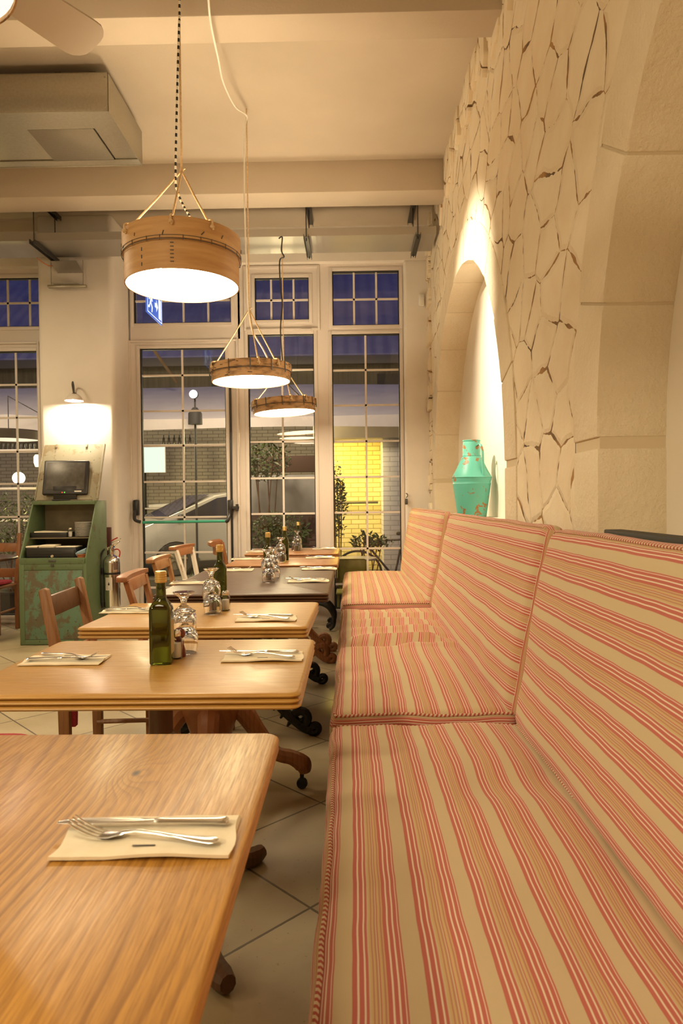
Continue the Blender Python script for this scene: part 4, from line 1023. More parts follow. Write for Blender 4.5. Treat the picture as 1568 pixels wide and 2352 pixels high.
# ------------------------------------------------------------------ bottles, goblets, shakers
def sq_ring(bm, hw, z, e, n=32):
    out = []
    for k in range(n):
        a = 2*pi*k/n; c, s = cos(a), sin(a)
        out.append(bm.verts.new((hw*math.copysign(abs(c)**(2/e), c), hw*math.copysign(abs(s)**(2/e), s), z)))
    return out
def bottle(label, loc, rz, first=[]):
    if not first:
        t = thing('oil_bottle', label, 'bottle', loc, rz, 'olive oil bottles')
        bm = BM(); S = [(.024, 0, 8), (.0295, .002, 8), (.0305, .006, 8), (.0305, .155, 8), (.029, .163, 7), (.024, .174, 4), (.0165, .184, 2.3), (.0142, .195, 2), (.0135, .222, 2), (.0135, .240, 2)]
        rs = [sq_ring(bm, h, z, e) for h, z, e in S]
        for a, b in zip(rs[:-1], rs[1:]):
            for k in range(32): bm.faces.new((a[k], a[(k+1) % 32], b[(k+1) % 32], b[k]))
        bm.faces.new(list(reversed(rs[0]))); bm.faces.new(rs[-1]); obj('glass_body', bm, M['oil'], t, ang=50)
        bm = BM(); pr = [(0, .232), (.0155, .232)]
        for k in range(4): pr += [(.0168, .2345+.007*k), (.0168, .2375+.007*k), (.0156, .239+.007*k)]
        pr += [(.0162, .262), (.0150, .2645), (0, .2645)]; lathe(bm, pr, 24); obj('cap', bm, M['gold'], t)
        bm = BM(); box(bm, .0306, .0312, -.022, .022, .03, .125); lb = obj('bottle_label', bm, flat('cream_label', (.52, .44, .26), .7), t)
        first.append(t); return t
    return dup(first[0], loc, rz, label)
def onT(px, py): p = aZ(px, py, ZT); return (p.x, p.y, ZT+.0003)
bottle('green oil bottle with gold cap on second table from front, largest in view', onT(372, 1523), RD(4))
bottle('green oil bottle with gold cap on third table behind glasses', onT(506, 1383), RD(8))
bottle('green oil bottle with gold cap on the long dark table', onT(616, 1318), RD(10))
bottle('green oil bottle with gold cap on table just beyond the dark one', onT(654, 1287), RD(3))
bottle('green oil bottle with gold cap on farthest table by windows', onT(685, 1263), RD(12))
GP = [(.0315, 0), (.0345, .001), (.0375, .02), (.0385, .042), (.0365, .058), (.029, .073), (.017, .083), (.0095, .089), (.0085, .096), (.0105, .106), (.016, .114), (.027, .122), (.0325, .1265), (.0325, .1285), (.024, .1275), (.008, .124), (0, .1235)]
GI = [(0, .073), (.010, .072), (.021, .066), (.031, .054), (.0350, .040), (.0345, .02), (.0315, .001)]
def goblet(label, loc, first=[]):
    if not first:
        bm = BM(); lathe(bm, GI+GP, 36); g = obj('goblet', bm, M['goblet'], None, loc, ang=50); tag(g, label, 'glass', 'upturned goblets'); first.append(g); return g
    return dup(first[0], loc, 0, label)
def stack(px, py, where):
    p = onT(px, py); goblet('upturned clear goblet standing on ' + where, p); goblet('upturned clear goblet stacked on top of the one on ' + where, (p[0]-.004, p[1]+.003, p[2]+.0575))
stack(426, 1499, 'second table beside the oil bottle')
stack(488, 1409, 'third table')
stack(617, 1337, 'long dark table, front pair')
stack(629, 1327, 'long dark table, rear pair')
stack(646, 1291, 'table beyond the dark one')
stack(684, 1265, 'farthest table by windows')
def shaker(name, label, cat, loc, fill, first={}, cap='chrome', group=None):
    if name not in first:
        t = thing(name, label, cat, loc, 0, group)
        bm = BM(); rs = []
        for h, z, e in ((.014, 0, 5), (.0185, .002, 5), (.0185, .055, 5), (.0155, .064, 3), (.0135, .068, 2)): rs.append(sq_ring(bm, h, z, e, 24))
        for a, b in zip(rs[:-1], rs[1:]):
            for k in range(24): bm.faces.new((a[k], a[(k+1) % 24], b[(k+1) % 24], b[k]))
        bm.faces.new(list(reversed(rs[0]))); bm.faces.new(rs[-1]); obj('glass_body', bm, M['shaker_glass'], t)
        bm = BM(); lathe(bm, [(0, .003), (.0145, .003), (.0155, .006), (.0155, .046), (0, .046)], 16); obj('filling', bm, fill, t)
        bm = BM(); lathe(bm, [(.0148, .066), (.0155, .068), (.0155, .077), (.012, .084), (0, .086)], 18); obj('cap', bm, M[cap], t)
        first[name] = t; return t
    return dup(first[name], loc, 0, label)
shaker('salt_shaker', 'square glass salt shaker on second table behind the oil bottle', 'shaker', onT(404, 1512), M['salt'], group='salt shakers')
shaker('salt_shaker', 'square glass salt shaker on third table beside goblets', 'shaker', onT(518, 1402), M['salt'])
shaker('salt_shaker', 'glass salt shaker on farthest table by windows', 'shaker', onT(689, 1264), M['salt'])
shaker('pepper_shaker', 'glass pepper shaker on third table behind goblet', 'shaker', onT(490, 1402), M['pepper'], group='pepper shakers')
shaker('pepper_shaker', 'glass pepper shaker on long dark table behind goblets', 'shaker', onT(618, 1329), M['pepper'])
shaker('pepper_shaker', 'glass pepper shaker on table beyond the dark one', 'shaker', onT(647, 1287.5), M['pepper'])
shaker('pepper_shaker', 'glass pepper shaker on farthest table by windows', 'shaker', onT(674, 1264), M['pepper'])
pm = onT(412, 1508); pl = thing('pepper_mill', 'small dark red wooden pepper mill beside the salt shaker on second table', 'pepper mill', pm)
bm = BM(); lathe(bm, [(0, 0), (.019, 0), (.0195, .004), (.018, .02), (.0135, .036), (.0125, .042), (.0145, .048), (0, .049)], 24); obj('body', bm, flat('red_brown_lacquer', (.16, .03, .014), .25), pl)
bm = BM(); lathe(bm, [(0, .049), (.008, .049), (.009, .053), (.0165, .060), (.019, .069), (.016, .079), (.008, .085), (0, .086)], 24); obj('mill_head', bm, flat('red_brown_lacquer_head', (.18, .035, .016), .22), pl)

# ------------------------------------------------------------------ chairs (facing the banquette, +X)
def chair_base(t, m, w=.42, d=.40, seat_z=.45, seat_m=None):
    bm = BM(); pts = [(-d/2, -w/2*.9), (d/2, -w/2), (d/2+.015, -w/2+.02), (d/2+.015, w/2-.02), (d/2, w/2), (-d/2, w/2*.9)]
    prism(bm, pts, 'Z', seat_z-.022, seat_z, .006); obj('seat', bm, seat_m or m, t)
    for s in (-1, 1):
        bm = BM(); x, y = d/2-.03, s*(w/2-.035); box(bm, x-.018, x+.018, y-.018, y+.018, 0, seat_z-.02, .004); obj('leg', bm, m, t)
    for x in (-.0,):
        for z in (.2,):
            for s in (-1, 1):
                bm = BM(); tube(bm, [(-d/2+.01, s*(w/2-.045), z), (d/2-.03, s*(w/2-.035), z)], .011, 8); obj('stretcher', bm, m, t)
    bm = BM(); tube(bm, [(d/2-.03, -w/2+.035, .27), (d/2-.03, w/2-.035, .27)], .011, 8); obj('stretcher', bm, m, t)
def rear_post(t, m, s, w, d, pts, half=.019):
    bm = BM(); tube(bm, smooth_path([(x, s*y, z) for x, y, z in pts], 5), half*1.25, 4); obj('rear_leg', bm, m, t)
def ladder_chair(label, x, y, rz, m, top=.87, w=.42):
    t = thing('dining_chair', label, 'chair', (x, y, 0), rz, 'wooden chairs along the tables')
    chair_base(t, m, w)
    for s in (-1, 1):
        bm = BM(); d = -.19
        pr = [(d-.02, 0), (d+.02, 0), (d+.02, .45), (d-.06, top-.005), (d-.075, top), (d-.095, top-.01), (d-.02, .45)]
        pr = [(a, b) for a, b in pr]; prism(bm, pr, 'Y', s*(w/2-.03)-.018, s*(w/2-.03)+.018, .005); obj('rear_leg', bm, m, t)
    for z0 in (.745, .50):
        bm = BM(); dx = -.19-.085*(z0-.45+.04)/.42
        prism(bm, [(dx-.014, z0), (dx+.004, z0), (dx-.010, z0+.085), (dx-.028, z0+.085)], 'Y', -w/2+.045, w/2-.045, .004); obj('back_slat', bm, M['turned'] if z0 > .7 and m is M['chair_a'] else m, t)
    return t
def chapel_chair(label, x, y, rz, m, top=.855, w=.47, worn=None, ledge=True):
    t = thing('dining_chair', label, 'chair', (x, y, 0), rz, 'wooden chairs along the tables')
    chair_base(t, m, .42); d = -.18
    zx = lambda z: d-.10*max(0, (z-.45))/.41
    for s in (-1, 1):
        bm = BM(); y0 = .165; q = [(s*.185, 0), (s*.185, .45), (s*.175, .56), (s*.205, .62), (s*.205, top-.07)]
        yo, yi = [(.195, 0), (.195, .45), (.215, .55), (.165, .62), (.20, top-.02)], [(.155, 0), (.155, .45), (.120, .55), (.115, .62), (.155, top-.02)]
        pts = [(s*a, b) for a, b in yo] + [(s*a, b) for a, b in reversed(yi)]
        A = [bm.verts.new((zx(b)-.012, a, b)) for a, b in pts]; B = [bm.verts.new((zx(b)+.012, a, b)) for a, b in pts]
        for k in range(4):
            i0, i1, j0, j1 = k, k+1, 9-k, 8-k
            bm.faces.new((A[i0], A[i1], A[j1], A[j0])); bm.faces.new((B[i0], B[j0], B[j1], B[i1]))
            bm.faces.new((A[i0], B[i0], B[i1], A[i1])); bm.faces.new((A[j0], A[j1], B[j1], B[j0]))
        bm.faces.new((A[0], A[9], B[9], B[0])); bm.faces.new((A[4], B[4], B[5], A[5])); obj('rear_leg', bm, worn or m, t)
    bm = BM(); prism(bm, [(zx(.585)-.009, .545), (zx(.585)+.009, .545), (zx(.62)+.009, .605), (zx(.62)-.009, .605)], 'Y', -.15, .15, .003); obj('back_rail', bm, worn or m, t)
    bm = BM(); prism(bm, [(zx(top-.07)-.010, top-.066), (zx(top-.07)+.010, top-.066), (zx(top)+.010, top-.012), (zx(top)-.010, top-.012)], 'Y', -w/2+.06, w/2-.06, .003); obj('crest_panel', bm, m, t)
    bm = BM(); n = 12; P = []
    for k in range(n+1):
        yy = -w/2 + w*k/n; P.append((zx(top)-.006-.03*(1-(2*k/n-1)**2)*.6, yy))
    o = [(px_-.028, q) for px_, q in P] + [(px_+.022, q) for px_, q in reversed(P)]
    prism(bm, o, 'Z', top-.016, top+.008, .005); obj('top_rail', bm, m, t); return t
pa = aZ(140, 1337, .87); ladder_chair('plain ladder back chair at aisle side of third table, in front of the green cabinet', pa.x+.28, pa.y, RD(3), M['chair_a'], .872, .47)
pb_ = aZ(310, 1319, .855); chapel_chair('red brown chair with flat top rail behind third table', pb_.x+.275, pb_.y+.03, RD(4), M['chair_b'], .855, .46)
pc = aZ(371, 1281, .86); chapel_chair('yellowish wooden chair with curved top rail at long dark table', pc.x+.275, pc.y, RD(2), M['chair_c'], .86, .46)
pd = aZ(424, 1254, .865); chapel_chair('chair with worn white painted back posts at long dark table', pd.x+.275, pd.y-.05, RD(-6), M['chair_b'], .865, .47, worn=M['worn_white'])
# chair at the second table, mostly out of view
pg = ladder_chair('ladder back chair at aisle side of second table, mostly cut off at left edge', -1.17, 1.98, RD(2), M['chair_a'], .80, .40)
pg_c = ladder_chair('chair tucked under third table with its legs showing below second table', -.80, 2.42, RD(88), M['chair_a'], .72, .40) if False else None
# bentwood chair at the farthest table
pe = thing('dining_chair', 'dark red bentwood chair with rolled crest beside the farthest table', 'chair', (-.98, 6.28, 0), RD(4), 'wooden chairs along the tables')
chair_base(pe, M['turned_red'], .40)
for s in (-1, 1):
    bm = BM(); tube(bm, smooth_path([(-.18, s*.17, 0), (-.17, s*.17, .45), (-.20, s*.175, .65), (-.235, s*.18, .83)], 5), .019, 8); obj('rear_leg', bm, M['turned_red'], pe)
bm = BM(); n = 12; rg = []
for k in range(n+1):
    y = -.21+.42*k/n; b = -.05*(1-(2*k/n-1)**2); rg.append([bm.verts.new((-.235+b+dx, y, z)) for dx, z in ((-.008, .74), (.010, .74), (.012, .82), (.0, .85), (-.03, .862), (-.055, .85), (-.058, .825), (-.04, .812), (-.012, .815))])
for a, b in zip(rg[:-1], rg[1:]):
    for k in range(9): bm.faces.new((a[k], a[(k+1) % 9], b[(k+1) % 9], b[k]))
bm.faces.new(rg[0]); bm.faces.new(list(reversed(rg[-1]))); obj('crest_rail', bm, M['turned_red'], pe)
bm = BM(); prism(bm, [(-.06, .45), (.06, .45), (.035, .6), (.07, .78), (-.07, .78), (-.035, .6)], 'X', -.225, -.21, .003); obj('back_splat', bm, M['turned_red'], pe)
# red seat pad tied to the chair of the third table
def pad(label, x, y, rz, z=.452, tie=True):
    t = thing('seat_pad', label, 'cushion', (x, y, z), rz, 'red seat pads')
    bm = BM(); rs = []
    for hw, zz in ((.15, 0), (.172, .008), (.175, .018), (.165, .03), (.12, .036)): rs.append(sq_ring(bm, hw, zz, 5, 28))
    for a, b in zip(rs[:-1], rs[1:]):
        for k in range(28): bm.faces.new((a[k], a[(k+1) % 28], b[(k+1) % 28], b[k]))
    bm.faces.new(list(reversed(rs[0]))); bm.faces.new(rs[-1]); obj('pad', bm, M['red_cloth'], t)
    bm = BM(); prism(bm, [(-.195, -.16), (-.175, -.16), (-.17, -.005), (-.19, .01)], 'Y', -.165, -.135, .003); obj('tie', bm, M['red_cloth'], t)
    return t
pad('red seat pad on the ladder back chair by third table', pa.x+.29, pa.y, RD(3))
pad('red seat pad on the chair mostly cut off at left edge', -1.165, 1.98, RD(2))
# chair and small table at the left window
pf = ladder_chair('ladder back chair with red pad by the left window, cut off at edge', -3.45, 6.42, RD(-90), M['chair_b'], .93, .42)
pad('dark red seat pad on the chair by the left window', -3.45, 6.42, RD(-90))
t = thing('round_table', 'small dark round table by the left window', 'table', (-3.40, 6.02, 0))
bm = BM(); lathe(bm, [(0, .715), (.38, .715), (.392, .722), (.392, .735), (.385, .742), (0, .742)], 48); obj('tabletop', bm, M['oak_dark'], t)
bm = BM(); lathe(bm, [(0, 0), (.21, 0), (.21, .012), (.05, .03), (.028, .06), (.028, .70), (.09, .714), (0, .714)], 24); obj('pedestal', bm, M['iron'], t)
# ------------------------------------------------------------------ green cash cabinet against the pillar
CX0, CX1, CF, CB = -2.85, -2.268, 5.80, 6.30
cab = thing('cash_cabinet', 'worn green metal desk cabinet with open sloping front against the pillar', 'cabinet', ((CX0+CX1)/2, CF, 0))
hw, dp = (CX1-CX0)/2, CB-CF
ZB, ZTP, YT = .745, 1.235, .27      # ledge height, top height, depth at which the slope ends
side = [(0, .0), (0, ZB), (YT, ZTP), (dp, ZTP), (dp, .0)]
for s in (-1, 1):
    bm = BM(); prism(bm, side, 'X', s*hw-.0 if s < 0 else hw-.014, -hw+.014 if s < 0 else hw, .003); o = obj('side_panel', bm, M['cab_green'], cab)
    bm = BM()
    for k in range(9):
        f = k/8; lathe(bm, [(0, -.004), (.005, -.002), (.005, .002)], 6, (s*(hw-.007), .012+YT*f*.96-.01, ZB+.02+(ZTP-ZB-.03)*f+.012), 'Y')
bm.free()
bm = BM(); box(bm, -hw+.014, hw-.014, dp-.012, dp, 0.02, ZTP-.001); obj('back_panel', bm, M['cab_in'], cab)
bm = BM(); box(bm, -hw+.001, hw-.001, YT-.012, dp, ZTP-.02, ZTP+.004, .003); box(bm, -hw+.014, hw-.014, YT-.02, YT-.008, ZTP-.03, ZTP+.002, .002); obj('top_board', bm, M['cab_green'], cab)
bm = BM(); box(bm, -hw+.014, hw-.014, .0, dp-.012, ZB-.035, ZB-.02); box(bm, -hw+.014, hw-.014, -.006, .012, ZB-.05, ZB+.004, .003); obj('counter_board', bm, M['cab_green'], cab)
bm = BM(); box(bm, -hw+.014, hw-.014, .17, dp-.012, .905, .915, .001); obj('shelf', bm, M['cab_in'], cab)
bm = BM(); box(bm, -hw+.014, hw-.014, .004, .02, .02, ZB-.05); box(bm, -hw+.001, -hw+.045, -.004, .012, .005, ZB-.045, .002); box(bm, hw-.03, hw-.001, -.004, .012, .005, ZB-.045, .002); box(bm, -hw+.045, hw-.03, -.004, .012, .005, .05, .002); box(bm, -hw+.045, hw-.03, -.004, .012, ZB-.10, ZB-.05, .002)
obj('front_frame', bm, M['cab_green'], cab)
bm = BM(); box(bm, -hw+.047, hw-.032, -.007, .0, .052, ZB-.102, .002); dr_ = obj('door', bm, M['cab_front'], cab)
bm = BM(); box(bm, -.03, .03, -.012, -.006, ZB-.03, ZB-.012, .003); box(bm, -.012, .012, -.016, -.006, ZB-.07, ZB-.05, .002); obj('latch', bm, M['steel_dark'], cab)
# raised lid leaning on the pillar
ldz = .56; bm = BM(); lean = Matrix.Translation((0, YT+.025, ZTP+.004)) @ Matrix.Rotation(RD(-22), 4, 'X')
box(bm, -hw+.01, hw+.0, -.004, .004, 0, ldz, .002, mat=lean); box(bm, hw-.014, hw+.002, -.018, .006, 0.01, ldz, .002, mat=lean); box(bm, -hw+.008, -hw+.016, -.012, .004, .01, ldz, .001, mat=lean)
lid = obj('lid', bm, M['cab_lid'], cab)
bm = BM()
for x in (-.16, .12): box(bm, x-.009, x+.009, -.012, -.003, ldz-.035, ldz+.004, .002, mat=lean)
obj('lid_clip', bm, M['cab_lid'], lid)
bm = BM(); box(bm, -hw+.04, hw-.05, YT-.004, YT+.022, ZTP+.002, ZTP+.014, .003); obj('hinge', bm, M['cab_in'], cab)
CZ = lambda x, y, z: ((CX0+CX1)/2+x, CF+y, z)
# monitor on top
mo = thing('till_monitor', 'black touchscreen till monitor standing on the green cabinet', 'monitor', CZ(.01, .20, ZTP+.006), RD(7))
bm = BM(); box(bm, -.11, .11, .06, .16, .0, .012, .004); prism(bm, [(.07, .01), (.15, .01), (.125, .10), (.07, .13)], 'X', -.10, .10, .004); obj('stand', bm, M['black'], mo)
tl = Matrix.Translation((0, .06, .055)) @ Matrix.Rotation(RD(-17), 4, 'X')
bm = BM(); box(bm, -.195, .195, -.0, .045, 0, .325, .012, mat=tl, seg=3); box(bm, -.165, .165, .045, .07, .03, .28, .01, mat=tl); obj('housing', bm, M['black'], mo)
bm = BM(); box(bm, -.165, .165, -.003, .002, .045, .300, .001, mat=tl); sc_ = obj('screen', bm, varied('dusty_dark_screen', (.055, .048, .04), (.085, .075, .062), 30, .35), mo)
bm = BM(); box(bm, .085, .145, -.003, .0, .022, .033, 0, mat=tl); obj('white_sticker', bm, M['white'], mo)
bm = BM(); lathe(bm, [(0, -.003), (.005, -.002), (.005, .002)], 8, (-.02, 0, .018), 'Y'); bmesh.ops.transform(bm, matrix=tl, verts=bm.verts); obj('red_light', bm, emit('red_led', (1, .05, .02), 2), mo)
bm = BM(); lathe(bm, [(0, -.003), (.005, -.002), (.005, .002)], 8, (.0, 0, .018), 'Y'); bmesh.ops.transform(bm, matrix=tl, verts=bm.verts); obj('green_light', bm, emit('green_led', (.1, 1, .05), 2), mo)
# in the cabinet
cd = thing('till_case', 'black cash drawer with round metal lock inside the green cabinet', 'cash drawer', CZ(-.035, .05, ZB-.019))
bm = BM(); box(bm, -.215, .215, 0, .38, 0, .105, .004); obj('case', bm, M['black'], cd)
bm = BM(); box(bm, -.205, .205, -.008, .004, .012, .092, .004); box(bm, -.18, .18, -.010, -.006, .055, .062, .002); fr_ = obj('drawer', bm, M['black'], cd)
bm = BM(); lathe(bm, [(0, -.022), (.010, -.021), (.012, -.012), (.012, -.006)], 16, (.015, 0, .035), 'Y'); obj('lock', bm, flat('cream_lock', (.62, .52, .36), .4), fr_)
for i, (x, w_, h_, lab) in enumerate(((-.2, .10, .014, 'leftmost'), (-.07, .13, .022, 'middle, thickest'), (.10, .17, .008, 'rightmost, thin'))):
    bm = BM(); box(bm, -w_/2, w_/2, 0, .16, 0, h_, .003); tag(obj('napkin_stack', bm, M['paper'], None, CZ(x-.02, .08, ZB+.0875)), lab + ' stack of folded paper napkins on the black cash drawer', 'napkins', 'napkin stacks on the cash drawer')
ty = thing('document_tray', 'flat black tray holding papers on the cabinet shelf', 'tray', CZ(-.115, .18, .9155))
bm = BM(); box(bm, -.15, .15, 0, .2, 0, .008, .002); box(bm, -.155, .165, -.006, .002, 0, .045, .002); box(bm, -.155, -.147, 0, .2, 0, .045, .002); box(bm, .157, .165, 0, .2, 0, .045, .002); obj('tray_shell', bm, M['black'], ty)
bm = BM(); box(bm, -.13, .15, .01, .19, .009, .05, .001, mat=Matrix.Rotation(RD(2), 4, 'Y')); tag(obj('paper_stack', bm, M['paper'], None, CZ(-.115, .18, .9155)), 'stack of papers lying in the black tray', 'papers')
shaker('salt_shaker', 'glass salt shaker on the shelf inside the green cabinet', 'shaker', CZ(.07, .21, .9155), M['salt'])
plt = None
for k in range(12):
    if plt is None:
        bm = BM(); lathe(bm, [(0, 0), (.05, 0), (.055, .003), (.088, .010), (.089, .0125), (.085, .0125), (.052, .006), (0, .005)], 36); plt = obj('plate', bm, M['white']); o = plt
    else: o = dup(plt)
    o.location = CZ(.18, .27, .9155+.0108*k)
    lab = 'white plate %s in the stack on the cabinet shelf' % ('at the very top' if k == 11 else 'at the very bottom' if k == 0 else ('%s from the bottom' % ['', 'second', 'third', 'fourth', 'fifth', 'sixth', 'seventh', 'eighth', 'ninth', 'tenth', 'eleventh'][k]))
    tag(o, lab, 'plate', 'plates stacked in the cabinet')
bm = BM(); lathe(bm, [(0, 0), (.038, 0), (.047, .04), (.052, .045), (.052, .05), (.046, .05), (.035, .006), (0, .006)], 24); tag(obj('bowl', bm, M['terracotta'], None, CZ(.228, .08, ZB-.0195)), 'terracotta bowl in the right corner of the cabinet', 'bowl')
bm = BM(); vs = box(bm, -.045, .045, -.03, .03, 0, .035, .006, seg=3); bmesh.ops.transform(bm, matrix=Matrix.Rotation(RD(-22), 4, 'Y') @ Matrix.Rotation(RD(12), 4, 'X'), verts=bm.verts)
tag(obj('cleaning_cloth', bm, M['blue_cloth'], None, CZ(.228, .08, ZB+.03)), 'pale blue folded cloth lying on the terracotta bowl', 'cloth')
# fire extinguisher on the side of the cabinet
e0 = aY(258, 1394, 6.16)
fe = thing('fire_extinguisher', 'polished metal fire extinguisher hung beside the green cabinet', 'fire extinguisher', (CX1+.088, 6.16, e0.z))
bm = BM(); lathe(bm, [(0, 0), (.066, .0), (.072, .006), (.074, .02), (.074, .40), (.071, .43), (.055, .458), (.03, .472), (.022, .48), (.022, .50), (0, .50)], 36); cyl = obj('cylinder', bm, M['chrome'], fe)
bm = BM(); lathe(bm, [(0, .5), (.024, .50), (.026, .505), (.026, .53), (.016, .54), (.016, .56), (0, .56)], 18); tube(bm, [(-.02, 0, .525), (-.06, -.01, .53)], .008, 8); lathe(bm, [(0, -.008), (.016, -.006), (.016, .006), (0, .008)], 14, (-.035, -.02, .53), 'Y'); obj('valve', bm, M['chrome'], fe)
bm = BM(); prism(bm, [(-.03, .545), (.01, .56), (.075, .60), (.08, .592), (.02, .545), (-.02, .535)], 'Y', -.012, .012, .002); prism(bm, [(.0, .585), (.03, .60), (.085, .625), (.088, .615), (.03, .588)], 'Y', -.011, .011, .002); obj('lever', bm, M['chrome'], fe)
bm = BM(); tube(bm, smooth_path([(.03, 0, .52), (.055, 0, .525), (.075, 0, .51), (.078, 0, .485), (.07, 0, .455)], 5), .006, 8); tube(bm, [(.0, 0, .60), (.06, 0, .63)], .006, 6); obj('handle', bm, M['red'], fe)
bm = BM(); box(bm, .018, .03, -.012, .012, .54, .57, .003); obj('safety_tag', bm, flat('blue_tag', (.03, .08, .4), .4), fe)
bm = BM(); tube(bm, smooth_path([(-.05, -.012, .53), (-.075, -.02, .50), (-.092, -.03, .42), (-.09, -.045, .25), (-.08, -.05, .08), (-.068, -.055, .02)], 6), .009, 8); tube(bm, [(-.068, -.055, .05), (-.066, -.055, .0)], .012, 8); obj('hose', bm, M['black'], fe)
def on_cyl(bm, a0, a1, z0, z1, r=.0747, n=8):
    for k in range(n):
        b0, b1 = RD(a0+(a1-a0)*k/n), RD(a0+(a1-a0)*(k+1)/n)
        bm.faces.new([bm.verts.new((r*cos(b), r*sin(b), z)) for b, z in ((b0, z0), (b1, z0), (b1, z1), (b0, z1))])
bm = BM(); on_cyl(bm, -116, -68, .16, .275); lb = obj('white_label', bm, flat('white_label', (.72, .68, .62), .6), cyl)
bm = BM(); prism(bm, [(-.007, .205), (.004, .205), (.006, .214), (-.0015, .236), (-.009, .214), (-.007, .205)][:5], 'Y', -.0768, -.0752); obj('flame_mark', bm, M['black'], lb)
bm = BM()
for k in range(5): on_cyl(bm, -96+0, -80, .175+.0, .176, .0752, 3) if False else None
for k in range(7): on_cyl(bm, -56, -22, .345+.011*k, .352+.011*k, .0750, 5)
obj('instruction_print', bm, M['black'], cyl)
bm = BM(); box(bm, -.088, -.07, -.03, .03, .3, .36, .003); lathe(bm, [(.0755, .3), (.0765, .3), (.0765, .318), (.0755, .318)], 36, closed=True); obj('wall_bracket', bm, M['black'], fe)
c = aY(250, 1240, 6.42); bm = BM(); box(bm, c.x-.04, c.x+.02, 6.40, 6.4395, c.z-.16, c.z+.12, .003); tag(obj('clipboard', bm, flat('dark_red_board', (.09, .03, .02), .6), None), 'narrow dark board on the pillar behind the fire extinguisher', 'board')

# wall lamp on the pillar
s0 = aY(170, 921, 6.30)
wl = thing('wall_lamp', 'small gooseneck wall lamp shining down the white pillar', 'lamp', (s0.x, 6.30, s0.z))
bm = BM(); lathe(bm, [(.082, 0), (.079, .012), (.066, .036), (.045, .056), (.028, .064), (.0, .066), (0, .063), (.028, .060), (.044, .052), (.063, .034), (.076, .012), (.080, 0)], 32); obj('lamp_shade', bm, varied('white_enamel', (.72, .66, .58), (.78, .72, .64), 8, .35), wl)
bm = BM(); tube(bm, smooth_path([(0, 0, .06), (-.0, .0, .12), (-.012, .015, .165), (-.03, .05, .185), (-.05, .09, .165), (-.052, .12, .10), (-.052, .14, .07)], 6), .0075, 8); lathe(bm, [(0, -.008), (.03, -.006), (.03, .0), (0, .0)], 18, (-.052, .138, .07), 'Y'); obj('gooseneck', bm, M['steel_dark'], wl)
bm = BM(); lathe(bm, [(0, .0), (.018, .006), (.026, .022), (.02, .04), (.012, .05), (0, .052)], 16); obj('bulb', bm, emit('wall_bulb', (1, .82, .58), 1900), wl)
# ------------------------------------------------------------------ outside
bm = BM(); box(bm, -30, 30, 7.2, 60, -.25, -.15); box(bm, -30, 30, 9.98, 60, -.2, .08); o = struct('pavement', bm, varied('pavement', (.10, .09, .075), (.16, .14, .11), 2, .8))
# market building across the street
bd = thing('market_building', 'pale market building across the street with bluish corrugated roof', 'building', (0, 15, -.15))
def roofmat():
    s = NT('corrugated_roof'); v = s.coords(); w = s.n('TexWave', wave_type='BANDS', bands_direction='X'); w.inputs['Scale'].default_value = 1.1; s.l(v, w.inputs[0])
    s.bump(w.outputs[1], .5, .06); return s.set(varied_c(s, (.22, .23, .36), (.30, .30, .44), 1.5), .6)
def varied_c(s, a, b, sc): return s.ramp(s.noise(s.coords(), sc, 4), [(.35, a), (.65, b)])
bm = BM(); prism(bm, [(-.6, 4.45), (3.6, 7.9), (9, 7.9), (9, 7.8), (3.6, 7.8), (-.6, 4.37)], 'X', -16, 14); obj('roof', bm, roofmat(), bd)
bm = BM(); box(bm, -16, 14, -.7, -.55, 4.22, 4.40, .02); obj('gutter', bm, flat('dark_fascia', (.09, .08, .07), .6), bd)
bm = BM(); box(bm, -16, 14, 0, .2, 3.3, 4.4); obj('upper_wall', bm, varied('dark_cladding', (.09, .08, .055), (.14, .12, .085), 3, .8, stretch=(8, 1, .3)), bd)
bm = BM(); box(bm, -16, 14, -.1, .2, 0, 3.3); obj('lower_wall', bm, M['brick_cream'], bd)
for k in range(5):
    bm = BM(); x = -9.5+k*3.6; box(bm, x-.7, x+.7, -.16, -.05, 3.5, 4.1); w = obj('window', bm, M['gasket'], bd)
# large light canopy in front of it
cn = thing('awning', 'large pale fabric awning stretched across the market front', 'awning', (0, 9.6, 0))
def canvas(bm, pts, x0, x1, nx=30, wave=.05):
    rows = [[bm.verts.new((x0+(x1-x0)*i/nx, y, z + wave*sin(i*.9)*.3 - .10*(1-(2*((i/nx*3) % 1)-1)**2)*(k in (1, 2)))) for i in range(nx+1)] for k, (y, z) in enumerate(pts)]
    for a, b in zip(rows[:-1], rows[1:]):
        for i in range(nx): bm.faces.new((a[i], a[i+1], b[i+1], b[i]))
bm = BM(); canvas(bm, [(2.6, 3.28), (1.4, 2.95), (.3, 2.52), (.28, 2.28)], -12, 9); obj('canopy_cloth', bm, varied('canvas_cloth', (.55, .50, .46), (.62, .57, .52), 2, .85), cn)
for x in (-7.6, -3.42, 1.9, 5.5):
    bm = BM(); tube(bm, [(x, .34, -.15), (x, .34, 2.5)], .03, 10); obj('post', bm, M['black_matt'], cn)
bm = BM(); a_, b_ = aY(350, 800, 10.6), aY(405, 877, 11.4); tube(bm, [a_ - V((0, 9.6, 0)), b_ - V((0, 9.6, 0))], .025, 8); obj('stay', bm, flat('ochre_wood', (.20, .13, .05), .6), cn)
